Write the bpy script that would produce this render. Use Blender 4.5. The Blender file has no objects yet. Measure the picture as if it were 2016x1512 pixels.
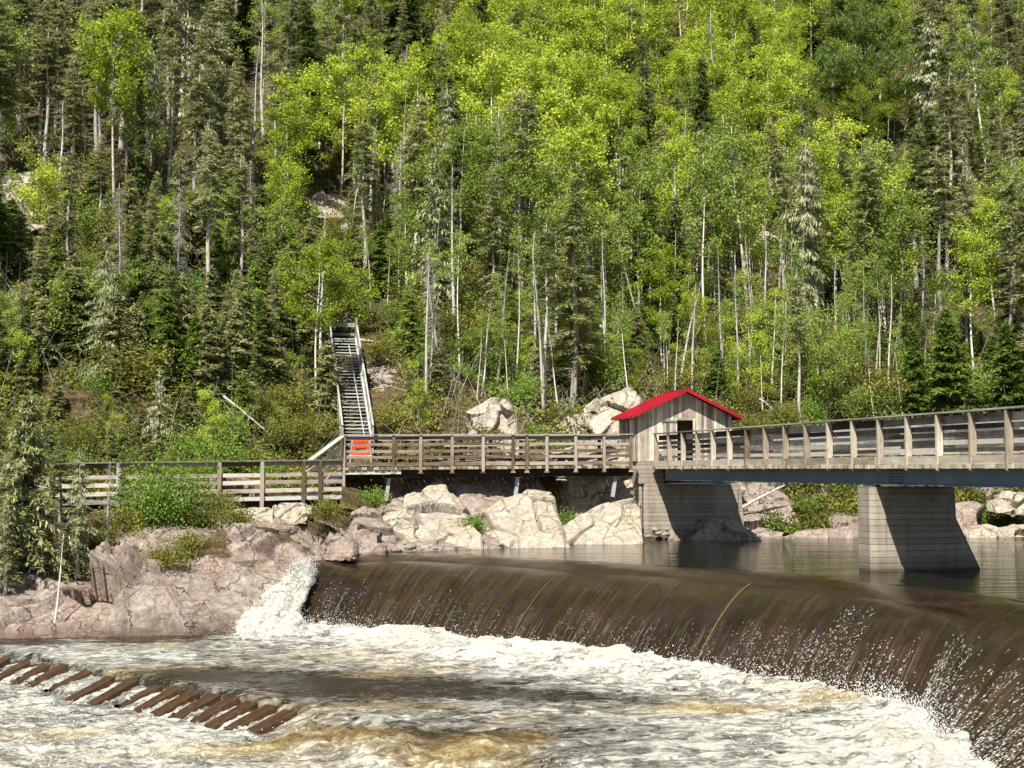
import bpy, math, random
import numpy as np
from mathutils import Vector, Matrix

random.seed(7)
RNG = np.random.default_rng(7)
R = math.radians
sc = bpy.context.scene
col = sc.collection

# ------------------------------------------------------------------ camera
F = 2688.0          # focal length in photo pixels
HOR = 924.0         # eye-level line in the photo
cam_d = bpy.data.cameras.new('camera')
cam = bpy.data.objects.new('camera', cam_d)
col.objects.link(cam)
cam_d.sensor_width = 36.0
cam_d.lens = F / 2016.0 * 36.0
cam_d.clip_start = 0.5
cam_d.clip_end = 2000.0
PITCH = math.atan((HOR - 756.0) / F)
cam.location = (0, 0, 0)
cam.rotation_euler = (R(90) + PITCH, 0, 0)
sc.camera = cam

# ------------------------------------------------------------------ light
SUN_DIR = Vector((0.16, 0.56, -0.81)).normalized()      # direction the light travels
elev = math.asin(-SUN_DIR.z)
w = bpy.data.worlds.new('World')
sc.world = w
w.use_nodes = True
nt = w.node_tree
sky = nt.nodes.new('ShaderNodeTexSky')
sky.sky_type = 'NISHITA'
sky.sun_disc = False
sky.sun_elevation = elev
sky.sun_rotation = math.atan2(-SUN_DIR.x, -SUN_DIR.y)
nt.links.new(sky.outputs[0], nt.nodes['Background'].inputs[0])
nt.nodes['Background'].inputs[1].default_value = 0.05
sun_d = bpy.data.lights.new('sun', 'SUN')
sun_d.energy = 5.0
sun_d.angle = R(0.5)
sun_d.color = (1.0, 0.95, 0.86)
sun = bpy.data.objects.new('sun', sun_d)
col.objects.link(sun)
sun.rotation_euler = SUN_DIR.to_track_quat('-Z', 'Y').to_euler()

vs = sc.view_settings
vs.view_transform = 'Standard'
vs.look = 'None'
vs.gamma = 1.0
vs.exposure = 1.0
sc.cycles.max_bounces = 6
sc.cycles.diffuse_bounces = 2
sc.cycles.glossy_bounces = 3
sc.cycles.transmission_bounces = 3
sc.cycles.transparent_max_bounces = 4
sc.cycles.use_denoising = True
try:
    sc.cycles.denoising_prefilter = 'ACCURATE'
except Exception:
    pass

# ------------------------------------------------------------------ projection helpers
CP, SP = math.cos(PITCH), math.sin(PITCH)
def ray(px, py):
    u = (px - 1008.0) / F
    v = (756.0 - py) / F
    return Vector((u, CP - v * SP, SP + v * CP))
def P(px, py, Y):
    r = ray(px, py)
    return r * (Y / r.y)
def G(px, py, z):
    r = ray(px, py)
    return r * (z / r.z)
def proj(x, y, z):
    f = y * CP + z * SP
    u = -y * SP + z * CP
    return 1008 + F * x / f, 756 - F * u / f

# ------------------------------------------------------------------ noise
def _h(ix, iy, iz, seed):
    with np.errstate(over='ignore'):
        n = (ix.astype(np.int64) * 374761393 + iy.astype(np.int64) * 668265263 + iz.astype(np.int64) * 2147483647 + seed * 144665) & 0xffffffff
        n = ((n ^ (n >> 13)) * 1274126177) & 0xffffffff
        n = (n ^ (n >> 16)) & 0xffffff
    return n / float(0xffffff)
def vn(x, y, z=None, seed=0):
    x = np.asarray(x, float); y = np.asarray(y, float)
    z = np.zeros_like(x) if z is None else np.asarray(z, float)
    ix, iy, iz = np.floor(x), np.floor(y), np.floor(z)
    fx, fy, fz = x - ix, y - iy, z - iz
    fx = fx * fx * (3 - 2 * fx); fy = fy * fy * (3 - 2 * fy); fz = fz * fz * (3 - 2 * fz)
    r = 0
    for dx in (0, 1):
        for dy in (0, 1):
            for dz in (0, 1):
                wt = (fx if dx else 1 - fx) * (fy if dy else 1 - fy) * (fz if dz else 1 - fz)
                r = r + wt * _h(ix + dx, iy + dy, iz + dz, seed)
    return r * 2 - 1
def fbm(x, y, z=None, oct=4, seed=0, gain=0.5):
    a, s, f = 1.0, 0.0, 1.0
    for o in range(oct):
        s = s + a * vn(x * f + 13.7 * o, y * f + 7.1 * o, None if z is None else z * f, seed + o)
        a *= gain; f *= 2.03
    return s
def ridged(x, y, z=None, oct=4, seed=0):
    a, s, f = 1.0, 0.0, 1.0
    for o in range(oct):
        s = s + a * (1 - np.abs(vn(x * f + 3.7 * o, y * f + 9.1 * o, None if z is None else z * f, seed + o)) * 2)
        a *= 0.5; f *= 2.07
    return s
def sstep(a, b, x):
    t = np.clip((np.asarray(x, float) - a) / (b - a), 0, 1)
    return t * t * (3 - 2 * t)
def worley(p, seeds, chunk=40000):
    """nearest seed index, F2-F1"""
    idx = np.empty(len(p), int); gap = np.empty(len(p))
    s2 = (seeds ** 2).sum(1)
    for i in range(0, len(p), chunk):
        q = p[i:i + chunk]
        d = s2[None] - 2 * q @ seeds.T
        d += (q ** 2).sum(1)[:, None]
        part = np.argpartition(d, 1, axis=1)[:, :2]
        dd = np.take_along_axis(d, part, 1)
        o = np.argsort(dd, 1)
        part = np.take_along_axis(part, o, 1); dd = np.sqrt(np.maximum(np.take_along_axis(dd, o, 1), 0))
        idx[i:i + chunk] = part[:, 0]; gap[i:i + chunk] = dd[:, 1] - dd[:, 0]
    return idx, gap

# ------------------------------------------------------------------ object helpers
def tag(o, label=None, cat=None, group=None, kind=None):
    if label: o['label'] = label
    if cat: o['category'] = cat
    if group: o['group'] = group
    if kind: o['kind'] = kind
    return o
def empty(name, loc, label, cat, group=None, rz=0.0):
    o = bpy.data.objects.new(name, None)
    o.empty_display_size = 0.3
    col.objects.link(o)
    o.location = loc
    o.rotation_euler = (0, 0, rz)
    return tag(o, label, cat, group)
def link(name, me, parent=None, loc=None, world_space=True):
    o = bpy.data.objects.new(name, me)
    col.objects.link(o)
    if parent is not None:
        o.parent = parent
        if world_space:
            m = Matrix.Translation(parent.location) @ parent.rotation_euler.to_matrix().to_4x4()
            o.matrix_parent_inverse = m.inverted()
    if loc is not None:
        o.location = loc
    return o
def np_mesh(name, verts, faces, mat=None, smooth=False, nside=4):
    """verts (N,3), faces (M,nside) -> mesh, fast"""
    me = bpy.data.meshes.new(name)
    verts = np.asarray(verts, np.float32); faces = np.asarray(faces, np.int32)
    me.vertices.add(len(verts)); me.vertices.foreach_set('co', verts.ravel())
    me.loops.add(faces.size); me.loops.foreach_set('vertex_index', faces.ravel())
    me.polygons.add(len(faces))
    me.polygons.foreach_set('loop_start', np.arange(0, faces.size, nside, dtype=np.int32))
    me.polygons.foreach_set('loop_total', np.full(len(faces), nside, np.int32))
    me.update(calc_edges=True)
    if smooth:
        me.polygons.foreach_set('use_smooth', np.ones(len(faces), bool))
    if mat is not None:
        for m in (mat if isinstance(mat, (list, tuple)) else [mat]):
            me.materials.append(m)
    return me
def face_attr(me, name, vals):
    a = me.attributes.new(name, 'FLOAT', 'FACE'); a.data.foreach_set('value', np.asarray(vals, np.float32))
def vert_attr(me, name, vals):
    a = me.attributes.new(name, 'FLOAT', 'POINT'); a.data.foreach_set('value', np.asarray(vals, np.float32))
def grid_mesh(name, Pts, mat, smooth=True):
    """Pts (n,m,3)"""
    n, m, _ = Pts.shape
    i = np.arange(n * m).reshape(n, m)
    f = np.stack([i[:-1, :-1], i[:-1, 1:], i[1:, 1:], i[1:, :-1]], -1).reshape(-1, 4)
    return np_mesh(name, Pts.reshape(-1, 3), f, mat, smooth)

class MB:
    """collects boards and tubes; each board keeps its own grain direction (UV) and tone"""
    def __init__(self, seed=0):
        self.v, self.f, self.uv, self.r = [], [], [], []
        self.rng = random.Random(seed)
    def poly_prism(self, pts, vec, along=None, r=None):
        """pts: convex polygon, extruded along vec. UV: u along 'along'"""
        pts = [Vector(p) for p in pts]; vec = Vector(vec)
        n = len(pts)
        b = len(self.v)
        al = Vector(along).normalized() if along is not None else vec.normalized()
        r = self.rng.random() if r is None else r
        off = self.rng.random() * 50
        allp = pts + [p + vec for p in pts]
        self.v += allp
        faces = [list(range(n))[::-1], [n + k for k in range(n)]]
        for k in range(n):
            k2 = (k + 1) % n
            faces.append([k, k2, n + k2, n + k])
        # outward check
        c = sum(allp, Vector()) / len(allp)
        for fc in faces:
            q = [allp[k] for k in fc]
            nn = Vector((0, 0, 0))
            for k in range(len(q)):
                nn += q[k].cross(q[(k + 1) % len(q)])
            fcn = sum(q, Vector()) / len(q)
            if nn.dot(fcn - c) < 0:
                fc.reverse(); nn = -nn
            if nn.length > 0: nn.normalize()
            t = nn.cross(al)
            if t.length < 0.2:
                t = al.orthogonal().normalized()
                s = nn.cross(t)
            else:
                t.normalize(); s = al
            self.uv.append([(allp[k].dot(s) + off, allp[k].dot(t) + off * .37) for k in fc])
            self.f.append([b + k for k in fc]); self.r.append(r)
    def beam(self, a, b, wd, ht, up=(0, 0, 1), r=None):
        a, b = Vector(a), Vector(b)
        d = (b - a); L = d.length
        if L < 1e-6: return
        d.normalize(); up = Vector(up)
        s = d.cross(up)
        if s.length < 1e-3: s = d.cross(Vector((0, 1, 0)))
        s.normalize(); u = s.cross(d).normalized()
        s = s * (wd / 2); u = u * (ht / 2)
        self.poly_prism([a - s - u, a + s - u, a + s + u, a - s + u], d * L, d, r)
    def tube(self, pts, radii, n=6, r=None):
        pts = [Vector(p) for p in pts]
        b = len(self.v)
        r = self.rng.random() if r is None else r
        ref = Vector((0.3, 1, 0.1))
        for i, p in enumerate(pts):
            d = (pts[min(i + 1, len(pts) - 1)] - pts[max(i - 1, 0)]).normalized()
            s = d.cross(ref)
            if s.length < .1: s = d.cross(Vector((1, 0, 0)))
            s.normalize(); u = d.cross(s)
            for k in range(n):
                a = 2 * math.pi * k / n
                self.v.append(p + (s * math.cos(a) + u * math.sin(a)) * radii[i])
        Ls = 0.0
        for i in range(len(pts) - 1):
            L2 = Ls + (pts[i + 1] - pts[i]).length
            for k in range(n):
                k2 = (k + 1) % n
                self.f.append([b + i * n + k, b + i * n + k2, b + (i + 1) * n + k2, b + (i + 1) * n + k])
                c0, c1 = k / n * 6.28 * radii[i], (k + 1) / n * 6.28 * radii[i]
                self.uv.append([(Ls, c0), (Ls, c1), (L2, c1), (L2, c0)]); self.r.append(r)
            Ls = L2
        self.f.append([b + k for k in range(n)][::-1]); self.uv.append([(0, 0)] * n); self.r.append(r)
        self.f.append([b + (len(pts) - 1) * n + k for k in range(n)]); self.uv.append([(0, 0)] * n); self.r.append(r)
    def mesh(self, name, mat, smooth=False):
        me = bpy.data.meshes.new(name)
        me.from_pydata([tuple(p) for p in self.v], [], self.f)
        me.update()
        uvl = me.uv_layers.new(name='UVMap')
        flat = [c for f in self.uv for p in f for c in p]
        uvl.data.foreach_set('uv', flat)
        face_attr(me, 'rnd', self.r)
        me.materials.append(mat)
        if smooth: me.polygons.foreach_set('use_smooth', [True] * len(me.polygons))
        return me
    def build(self, name, mat, parent=None, smooth=False):
        return link(name, self.mesh(name, mat, smooth), parent)

# ------------------------------------------------------------------ materials
def newmat(name):
    m = bpy.data.materials.new(name); m.use_nodes = True
    t = m.node_tree
    for n in list(t.nodes): t.nodes.remove(n)
    out = t.nodes.new('ShaderNodeOutputMaterial')
    return m, t, out
class NT:
    def __init__(self, t): self.t = t
    def n(self, typ, **kw):
        nd = self.t.nodes.new('ShaderNode' + typ)
        for k, v in kw.items():
            if k.startswith('i_'):
                nd.inputs[k[2:].replace('_', ' ')].default_value = v
            else: setattr(nd, k, v)
        return nd
    def l(self, a, b): self.t.links.new(a, b)
    def ramp(self, src, stops, interp='LINEAR'):
        r = self.n('ValToRGB'); r.color_ramp.interpolation = interp
        els = r.color_ramp.elements
        while len(els) < len(stops): els.new(0.5)
        for e, (p, c) in zip(els, stops):
            e.position = p
            e.color = (c, c, c, 1) if isinstance(c, (int, float)) else tuple(c) + (1,)
        self.l(src, r.inputs[0]); return r.outputs[0]
    def noise(self, vec, scale, detail=5, rough=0.6, dist=0.0, out='Fac'):
        k = self.n('TexNoise'); k.inputs['Scale'].default_value = scale; k.inputs['Detail'].default_value = detail
        k.inputs['Roughness'].default_value = rough; k.inputs['Distortion'].default_value = dist
        if vec is not None: self.l(vec, k.inputs['Vector'])
        return k.outputs[out]
    def math(self, op, a, b=None, c=None, clamp=False):
        k = self.n('Math', operation=op); k.use_clamp = clamp
        for i, x in enumerate((a, b, c)):
            if x is None: continue
            if isinstance(x, (int, float)): k.inputs[i].default_value = x
            else: self.l(x, k.inputs[i])
        return k.outputs[0]
    def mix(self, fac, a, b, mode='MIX'):
        k = self.n('Mix', data_type='RGBA', blend_type=mode)
        for nm, x in (('Factor', fac), ('A', a), ('B', b)):
            sock = [s for s in k.inputs if s.name == nm and s.enabled][0] if nm == 'Factor' else [s for s in k.inputs if s.name == nm and s.type == 'RGBA'][0]
            if nm == 'Factor': sock = k.inputs[0]
            if isinstance(x, (int, float)): sock.default_value = x if nm == 'Factor' else (x, x, x, 1)
            elif isinstance(x, tuple): sock.default_value = x + (1,) if len(x) == 3 else x
            else: self.l(x, sock)
        return [s for s in k.outputs if s.type == 'RGBA'][0]
    def mapping(self, vec, scale=(1, 1, 1), rot=(0, 0, 0), loc=(0, 0, 0)):
        k = self.n('Mapping'); k.inputs['Scale'].default_value = scale; k.inputs['Rotation'].default_value = rot; k.inputs['Location'].default_value = loc
        self.l(vec, k.inputs['Vector']); return k.outputs[0]
    def bump(self, h, strength=0.5, dist=0.05, normal=None):
        k = self.n('Bump'); k.inputs['Strength'].default_value = strength; k.inputs['Distance'].default_value = dist
        self.l(h, k.inputs['Height'])
        if normal is not None: self.l(normal, k.inputs['Normal'])
        return k.outputs[0]
    def pbsdf(self, out, color, rough=0.8, normal=None, spec=0.3, metal=0.0):
        b = self.n('BsdfPrincipled')
        if isinstance(color, tuple): b.inputs['Base Color'].default_value = color + (1,)
        else: self.l(color, b.inputs['Base Color'])
        if isinstance(rough, (int, float)): b.inputs['Roughness'].default_value = rough
        else: self.l(rough, b.inputs['Roughness'])
        b.inputs['Specular IOR Level'].default_value = spec
        b.inputs['Metallic'].default_value = metal
        if normal is not None: self.l(normal, b.inputs['Normal'])
        if out is not None: self.l(b.outputs[0], out.inputs[0])
        return b
    def attr(self, name):
        k = self.n('Attribute'); k.attribute_name = name; return k.outputs['Fac']
    def coord(self, which='Object'):
        return self.n('TexCoord').outputs[which]

def wood_mat(name, dark, mid, light, grain=1.0, patch=0.35, green=0.0):
    dark, mid, light = [tuple(x * 0.80 for x in c_) for c_ in (dark, mid, light)]
    m, t, out = newmat(name); N = NT(t)
    uv = N.coord('UV')
    r = N.attr('rnd')
    g1 = N.noise(N.mapping(uv, (1.2, 26 * grain, 1)), 1.0, 6, 0.65, 0.3)
    g2 = N.noise(N.mapping(uv, (0.5, 3.0, 1)), 1.3, 5, 0.6)
    oc = N.coord('Object')
    g3 = N.noise(oc, 2.6, 5, 0.7)
    f = N.math('ADD', N.math('MULTIPLY', g1, 0.5), N.math('MULTIPLY', g2, 0.35))
    f = N.math('ADD', f, N.math('MULTIPLY', N.math('SUBTRACT', r, 0.5), patch))
    f = N.math('ADD', f, N.math('MULTIPLY', N.math('SUBTRACT', g3, 0.5), 0.35))
    c = N.ramp(f, [(0.22, dark), (0.43, mid), (0.62, light)])
    # knots and damp streaks
    kn = N.noise(N.mapping(uv, (3.5, 9, 1)), 1.0, 2, 0.4)
    c = N.mix(N.ramp(kn, [(0.66, 0.0), (0.74, 0.7)]), c, tuple(x * 0.45 for x in dark))
    if green:
        gn = N.noise(oc, 1.1, 4, 0.6)
        c = N.mix(N.ramp(gn, [(0.5, 0.0), (0.7, green)]), c, (0.10, 0.13, 0.05))
    b = N.bump(g1, 0.5, 0.01)
    N.pbsdf(out, c, 0.85, b, 0.2)
    return m
M = {}
M['wood_grey'] = wood_mat('weathered_grey_wood', (0.13, 0.11, 0.09), (0.31, 0.28, 0.235), (0.50, 0.47, 0.42))
M['wood_pale'] = wood_mat('pale_weathered_wood', (0.26, 0.21, 0.15), (0.52, 0.45, 0.35), (0.72, 0.67, 0.57))
M['wood_brown'] = wood_mat('brown_grey_wood', (0.11, 0.075, 0.045), (0.28, 0.215, 0.15), (0.45, 0.39, 0.31), patch=0.5)
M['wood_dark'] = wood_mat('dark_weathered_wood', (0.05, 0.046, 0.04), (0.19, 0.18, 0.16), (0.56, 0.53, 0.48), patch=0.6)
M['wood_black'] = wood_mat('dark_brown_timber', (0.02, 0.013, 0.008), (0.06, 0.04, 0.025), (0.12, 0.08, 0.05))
M['wood_stair'] = wood_mat('silvery_stair_wood', (0.20, 0.20, 0.19), (0.42, 0.43, 0.40), (0.62, 0.62, 0.58))
M['wood_wall'] = wood_mat('silvery_wall_planks', (0.19, 0.165, 0.13), (0.50, 0.43, 0.335), (0.80, 0.73, 0.61), grain=1.6, patch=0.4)
M['wood_mossy'] = wood_mat('mossy_pale_board', (0.25, 0.27, 0.18), (0.50, 0.52, 0.40), (0.66, 0.68, 0.56))

def simple_mat(name, colr, rough=0.7, spec=0.3, metal=0.0, var=0.15, scale=3.0, bump=0.2):
    colr = tuple(x * 0.82 for x in colr)
    m, t, out = newmat(name); N = NT(t)
    n1 = N.noise(N.coord('Object'), scale, 6, 0.65)
    lo = tuple(x * (1 - var) for x in colr); hi = tuple(min(1, x * (1 + var)) for x in colr)
    c = N.ramp(n1, [(0.3, lo), (0.7, hi)])
    b = N.bump(N.noise(N.coord('Object'), scale * 8, 4, 0.6), bump, 0.01)
    N.pbsdf(out, c, rough, b, spec, metal)
    return m
M['steel_blue'] = simple_mat('blue_grey_steel_paint', (0.13, 0.19, 0.23), 0.55, 0.4, 0, 0.22, 1.2, 0.05)
M['steel_dark'] = simple_mat('dark_blue_steel', (0.035, 0.055, 0.07), 0.5, 0.4, 0, 0.2, 2, 0.05)
M['galv'] = simple_mat('galvanised_steel', (0.38, 0.44, 0.46), 0.5, 0.5, 0.0, 0.2, 6, 0.05)
M['red'] = None
def red_roof():
    m, t, out = newmat('red_sheet_metal'); N = NT(t)
    n1 = N.noise(N.coord('Object'), 1.4, 5, 0.6)
    c = N.ramp(n1, [(0.3, (0.24, 0.006, 0.014)), (0.7, (0.36, 0.010, 0.022))])
    N.pbsdf(out, c, 0.42, None, 0.4)
    return m
M['red'] = red_roof()
M['orange'] = simple_mat('orange_sign_paint', (0.85, 0.085, 0.015), 0.5, 0.3, 0, 0.08, 6, 0.02)
M['ink'] = simple_mat('black_letter_paint', (0.02, 0.01, 0.01), 0.6, 0.2)
M['dark_void'] = simple_mat('dark_interior_wood', (0.012, 0.010, 0.009), 0.9, 0.1)

def concrete_mat():
    m, t, out = newmat('board_formed_concrete'); N = NT(t)
    oc = N.coord('Object')
    sep = N.n('SeparateXYZ'); N.l(oc, sep.inputs[0])
    z = N.math('ADD', sep.outputs[2], N.math('MULTIPLY', N.math('SUBTRACT', N.noise(oc, 0.5, 2), 0.5), 0.03))
    zz = N.math('DIVIDE', z, 0.17)
    fr = N.math('FRACT', zz)
    line = N.math('MAXIMUM', N.ramp(fr, [(0.0, 1.0), (0.07, 0.0)]), N.ramp(fr, [(0.95, 0.0), (1.0, 1.0)]))
    wn = N.n('TexWhiteNoise', noise_dimensions='1D'); N.l(N.math('FLOOR', zz), wn.inputs['W'])
    n1 = N.noise(N.mapping(oc, (1, 1, 0.35)), 1.8, 6, 0.7)
    n2 = N.noise(oc, 14, 5, 0.7)
    f = N.math('ADD', N.math('MULTIPLY', n1, 0.6), N.math('MULTIPLY', n2, 0.3))
    f = N.math('ADD', f, N.math('MULTIPLY', wn.outputs[0], 0.14))
    c = N.ramp(f, [(0.30, (0.17, 0.14, 0.105)), (0.52, (0.30, 0.26, 0.205)), (0.75, (0.42, 0.38, 0.31))])
    st = N.noise(N.mapping(oc, (5, 5, 0.3)), 1.0, 4, 0.6)
    c = N.mix(N.ramp(st, [(0.58, 0.0), (0.72, 0.45)]), c, (0.10, 0.085, 0.065))
    # damp band next to the water line
    wet = N.ramp(N.math('ADD', sep.outputs[2], N.math('MULTIPLY', n1, 0.25)), [(0.0, 1.0), (1.0, 0.0)])
    wl = N.math('SUBTRACT', 1.0, N.math('MULTIPLY', N.math('ADD', sep.outputs[2], 2.72), 3.0), clamp=True)
    c = N.mix(N.math('MULTIPLY', wl, 0.75), c, (0.06, 0.045, 0.03))
    c = N.mix(N.math('MULTIPLY', line, N.ramp(n1, [(0.35, 0.95), (0.65, 0.4)])), c, (0.03, 0.025, 0.02))
    b = N.bump(N.math('SUBTRACT', N.math('MULTIPLY', n2, 0.3), line), 0.6, 0.02)
    N.pbsdf(out, c, 0.85, b, 0.2)
    return m
M['concrete'] = concrete_mat()

def rock_mat(name, cols, crack=0.8, moss=0.3, sc_=1.0, zwet=None):
    m, t, out = newmat(name); N = NT(t)
    oc = N.coord('Object')
    n0 = N.noise(oc, 0.55 * sc_, 4, 0.6)
    n1 = N.noise(oc, 2.4 * sc_, 8, 0.72, 0.6)
    n2 = N.noise(N.mapping(oc, (1, 1, .4), (0.3, 0.5, 0)), 9 * sc_, 6, 0.75)
    f = N.math('ADD', N.math('MULTIPLY', n1, 0.55), N.math('MULTIPLY', n2, 0.45))
    c = N.ramp(f, [(0.33, cols[0]), (0.46, cols[1]), (0.56, cols[2]), (0.68, cols[3])])
    c = N.mix(N.ramp(n0, [(0.42, 0.0), (0.62, 0.7)]), c, N.mix(0.5, c, cols[4]))
    # lichen grey and dark seep stains
    ls = N.noise(oc, 5.5 * sc_, 5, 0.7, 1.0)
    c = N.mix(N.ramp(ls, [(0.57, 0.0), (0.66, 0.55)]), c, (0.16, 0.15, 0.125))
    # cracks: two distorted voronoi edge nets
    dv = N.n('Mix', data_type='VECTOR')
    nv = N.noise(oc, 1.7 * sc_, 4, 0.6, 0, 'Color')
    vm = N.n('VectorMath', operation='MULTIPLY_ADD'); N.l(nv, vm.inputs[0]); vm.inputs[1].default_value = (0.8, 0.8, 0.8); N.l(oc, vm.inputs[2])
    def crack_net(scale, mp, w0):
        v = N.n('TexVoronoi', feature='DISTANCE_TO_EDGE'); v.inputs['Scale'].default_value = scale
        N.l(N.mapping(vm.outputs[0], mp[0], mp[1]), v.inputs['Vector'])
        return N.ramp(v.outputs['Distance'], [(0.0, 1.0), (w0, 0.0)])
    k1 = crack_net(0.6 * sc_, ((1.6, 1.0, 0.55), (0.2, 0.5, 0.1)), 0.021)
    k2 = crack_net(2.3 * sc_, ((0.8, 1.0, 1.5), (0.3, -0.7, 0.4)), 0.02)
    kk = N.math('MAXIMUM', N.math('MULTIPLY', k1, N.ramp(n1, [(0.45, 0.15), (0.55, 1.0)])), N.math('MULTIPLY', k2, N.ramp(n0, [(0.4, 0.0), (0.6, 0.8)])))
    c = N.mix(N.math('MULTIPLY', kk, crack), c, (0.035, 0.027, 0.02))
    if moss:
        geo = N.n('NewGeometry'); s = N.n('SeparateXYZ'); N.l(geo.outputs['Normal'], s.inputs[0])
        mf = N.math('MULTIPLY', N.ramp(s.outputs[2], [(0.55, 0.0), (0.9, 1.0)]), N.ramp(N.noise(oc, 2.2, 5, 0.7), [(0.48, 0.0), (0.6, moss)]))
        c = N.mix(mf, c, (0.065, 0.07, 0.025))
    if zwet is not None:
        s2 = N.n('SeparateXYZ'); N.l(oc, s2.inputs[0])
        wl = N.math('SUBTRACT', 1.0, N.math('MULTIPLY', N.math('ADD', N.math('SUBTRACT', s2.outputs[2], zwet), N.math('MULTIPLY', N.math('SUBTRACT', n1, .5), .8)), 2.2), clamp=True)
        c = N.mix(N.math('MULTIPLY', wl, 0.7), c, (0.09, 0.055, 0.035))
    h = N.math('ADD', N.math('MULTIPLY', n2, 0.35), N.math('MULTIPLY', n1, 0.8))
    h = N.math('SUBTRACT', h, N.math('MULTIPLY', kk, 0.5))
    b = N.bump(h, 0.9, 0.12)
    N.pbsdf(out, c, 0.85, b, 0.25)
    return m
PINK = [(0.095, 0.075, 0.06), (0.21, 0.172, 0.142), (0.32, 0.272, 0.232), (0.45, 0.40, 0.35), (0.27, 0.17, 0.125)]
WHITE = [(0.16, 0.14, 0.11), (0.30, 0.265, 0.215), (0.42, 0.38, 0.315), (0.53, 0.49, 0.425), (0.40, 0.30, 0.17)]
M['rock_pink'] = rock_mat('pinkish_gneiss', PINK, 0.85, 0.35, 1.0, -4.45)
M['rock_pale'] = rock_mat('pale_granite', WHITE, 0.8, 0.15, 0.8, -2.75)
M['rock_small'] = rock_mat('small_grey_stones', WHITE, 0.3, 0.2, 2.5)

def ground_mat():
    m, t, out = newmat('forest_floor'); N = NT(t)
    oc = N.coord('Object')
    n1 = N.noise(oc, 0.6, 6, 0.7); n2 = N.noise(oc, 5, 6, 0.7)
    f = N.math('ADD', N.math('MULTIPLY', n1, .5), N.math('MULTIPLY', n2, .5))
    c = N.ramp(f, [(0.35, (0.035, 0.028, 0.014)), (0.5, (0.07, 0.06, 0.025)), (0.62, (0.13, 0.085, 0.04)), (0.75, (0.22, 0.16, 0.09))])
    b = N.bump(n2, 1.0, 0.15)
    N.pbsdf(out, c, 0.95, b, 0.1)
    return m
M['floor'] = ground_mat()

def bank_mat():
    """rock where the bank is bare, soil and moss where attribute 'soil' is high"""
    m = M['rock_pink'].copy(); m.name = 'rocky_bank_surface'
    t = m.node_tree; N = NT(t)
    out = [n for n in t.nodes if n.type == 'OUTPUT_MATERIAL'][0]
    rock = [n for n in t.nodes if n.type == 'BSDF_PRINCIPLED'][0]
    oc = N.coord('Object')
    n2 = N.noise(oc, 4, 6, 0.75)
    c = N.ramp(n2, [(0.35, (0.03, 0.024, 0.013)), (0.5, (0.075, 0.058, 0.028)), (0.62, (0.15, 0.10, 0.05)), (0.8, (0.20, 0.16, 0.10))])
    soil = N.pbsdf(None, c, 0.95, N.bump(n2, 1.0, 0.12), 0.1)
    mx = N.n('MixShader')
    a = N.math('ADD', N.attr('soil'), N.math('MULTIPLY', N.math('SUBTRACT', n2, 0.5), 1.2))
    N.l(N.ramp(a, [(0.42, 0.0), (0.58, 1.0)]), mx.inputs[0])
    N.l(rock.outputs[0], mx.inputs[1]); N.l(soil.outputs[0], mx.inputs[2])
    N.l(mx.outputs[0], out.inputs[0])
    return m
M['bank'] = bank_mat()

def leaf_mat(name, cols, trans=0.35, obj_var=0.5, leaf_var=0.5):
    """cols: dark, mid, light; tone varies per tree (object random) and per leaf"""
    m, t, out = newmat(name); N = NT(t)
    oi = N.n('ObjectInfo').outputs['Random']
    lr = N.attr('lv')
    f = N.math('ADD', N.math('MULTIPLY', oi, obj_var), N.math('MULTIPLY', lr, leaf_var))
    c = N.ramp(f, [(0.1, cols[0]), (0.5, cols[1]), (0.9, cols[2])])
    d = N.n('BsdfDiffuse'); N.l(c, d.inputs[0])
    tr = N.n('BsdfTranslucent'); N.l(N.mix(0.5, c, tuple(min(1, x * 1.3) for x in cols[2])), tr.inputs[0])
    mx = N.n('MixShader'); mx.inputs[0].default_value = trans
    N.l(d.outputs[0], mx.inputs[1]); N.l(tr.outputs[0], mx.inputs[2])
    N.l(mx.outputs[0], out.inputs[0])
    return m
M['needle_olive'] = leaf_mat('olive_spruce_needles', [(0.11, 0.128, 0.040), (0.225, 0.24, 0.088), (0.37, 0.37, 0.18)], 0.28)
M['needle_dark'] = leaf_mat('dark_spruce_needles', [(0.05, 0.085, 0.022), (0.11, 0.16, 0.045), (0.18, 0.24, 0.07)], 0.25)
M['needle_fir'] = leaf_mat('fresh_fir_needles', [(0.075, 0.12, 0.022), (0.15, 0.22, 0.042), (0.26, 0.34, 0.07)], 0.25)
M['needle_pine'] = leaf_mat('blue_green_pine_needles', [(0.045, 0.085, 0.02), (0.12, 0.19, 0.045), (0.24, 0.33, 0.08)], 0.25)
M['leaf_bright'] = leaf_mat('spring_birch_leaves', [(0.13, 0.175, 0.020), (0.30, 0.385, 0.042), (0.52, 0.59, 0.09)], 0.32)
M['leaf_mid'] = leaf_mat('young_alder_leaves', [(0.11, 0.165, 0.032), (0.21, 0.29, 0.058), (0.38, 0.45, 0.11)], 0.3)
M['leaf_shrub'] = leaf_mat('undergrowth_leaves', [(0.075, 0.085, 0.022), (0.16, 0.18, 0.04), (0.34, 0.30, 0.07)], 0.3, 0.0, 1.0)
M['leaf_shrub_green'] = leaf_mat('green_shrub_leaves', [(0.08, 0.14, 0.025), (0.16, 0.25, 0.045), (0.28, 0.38, 0.08)], 0.35, 0.3, 0.7)
M['lichen'] = leaf_mat('pale_hanging_lichen', [(0.16, 0.18, 0.09), (0.29, 0.31, 0.17), (0.46, 0.47, 0.29)], 0.2)
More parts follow.
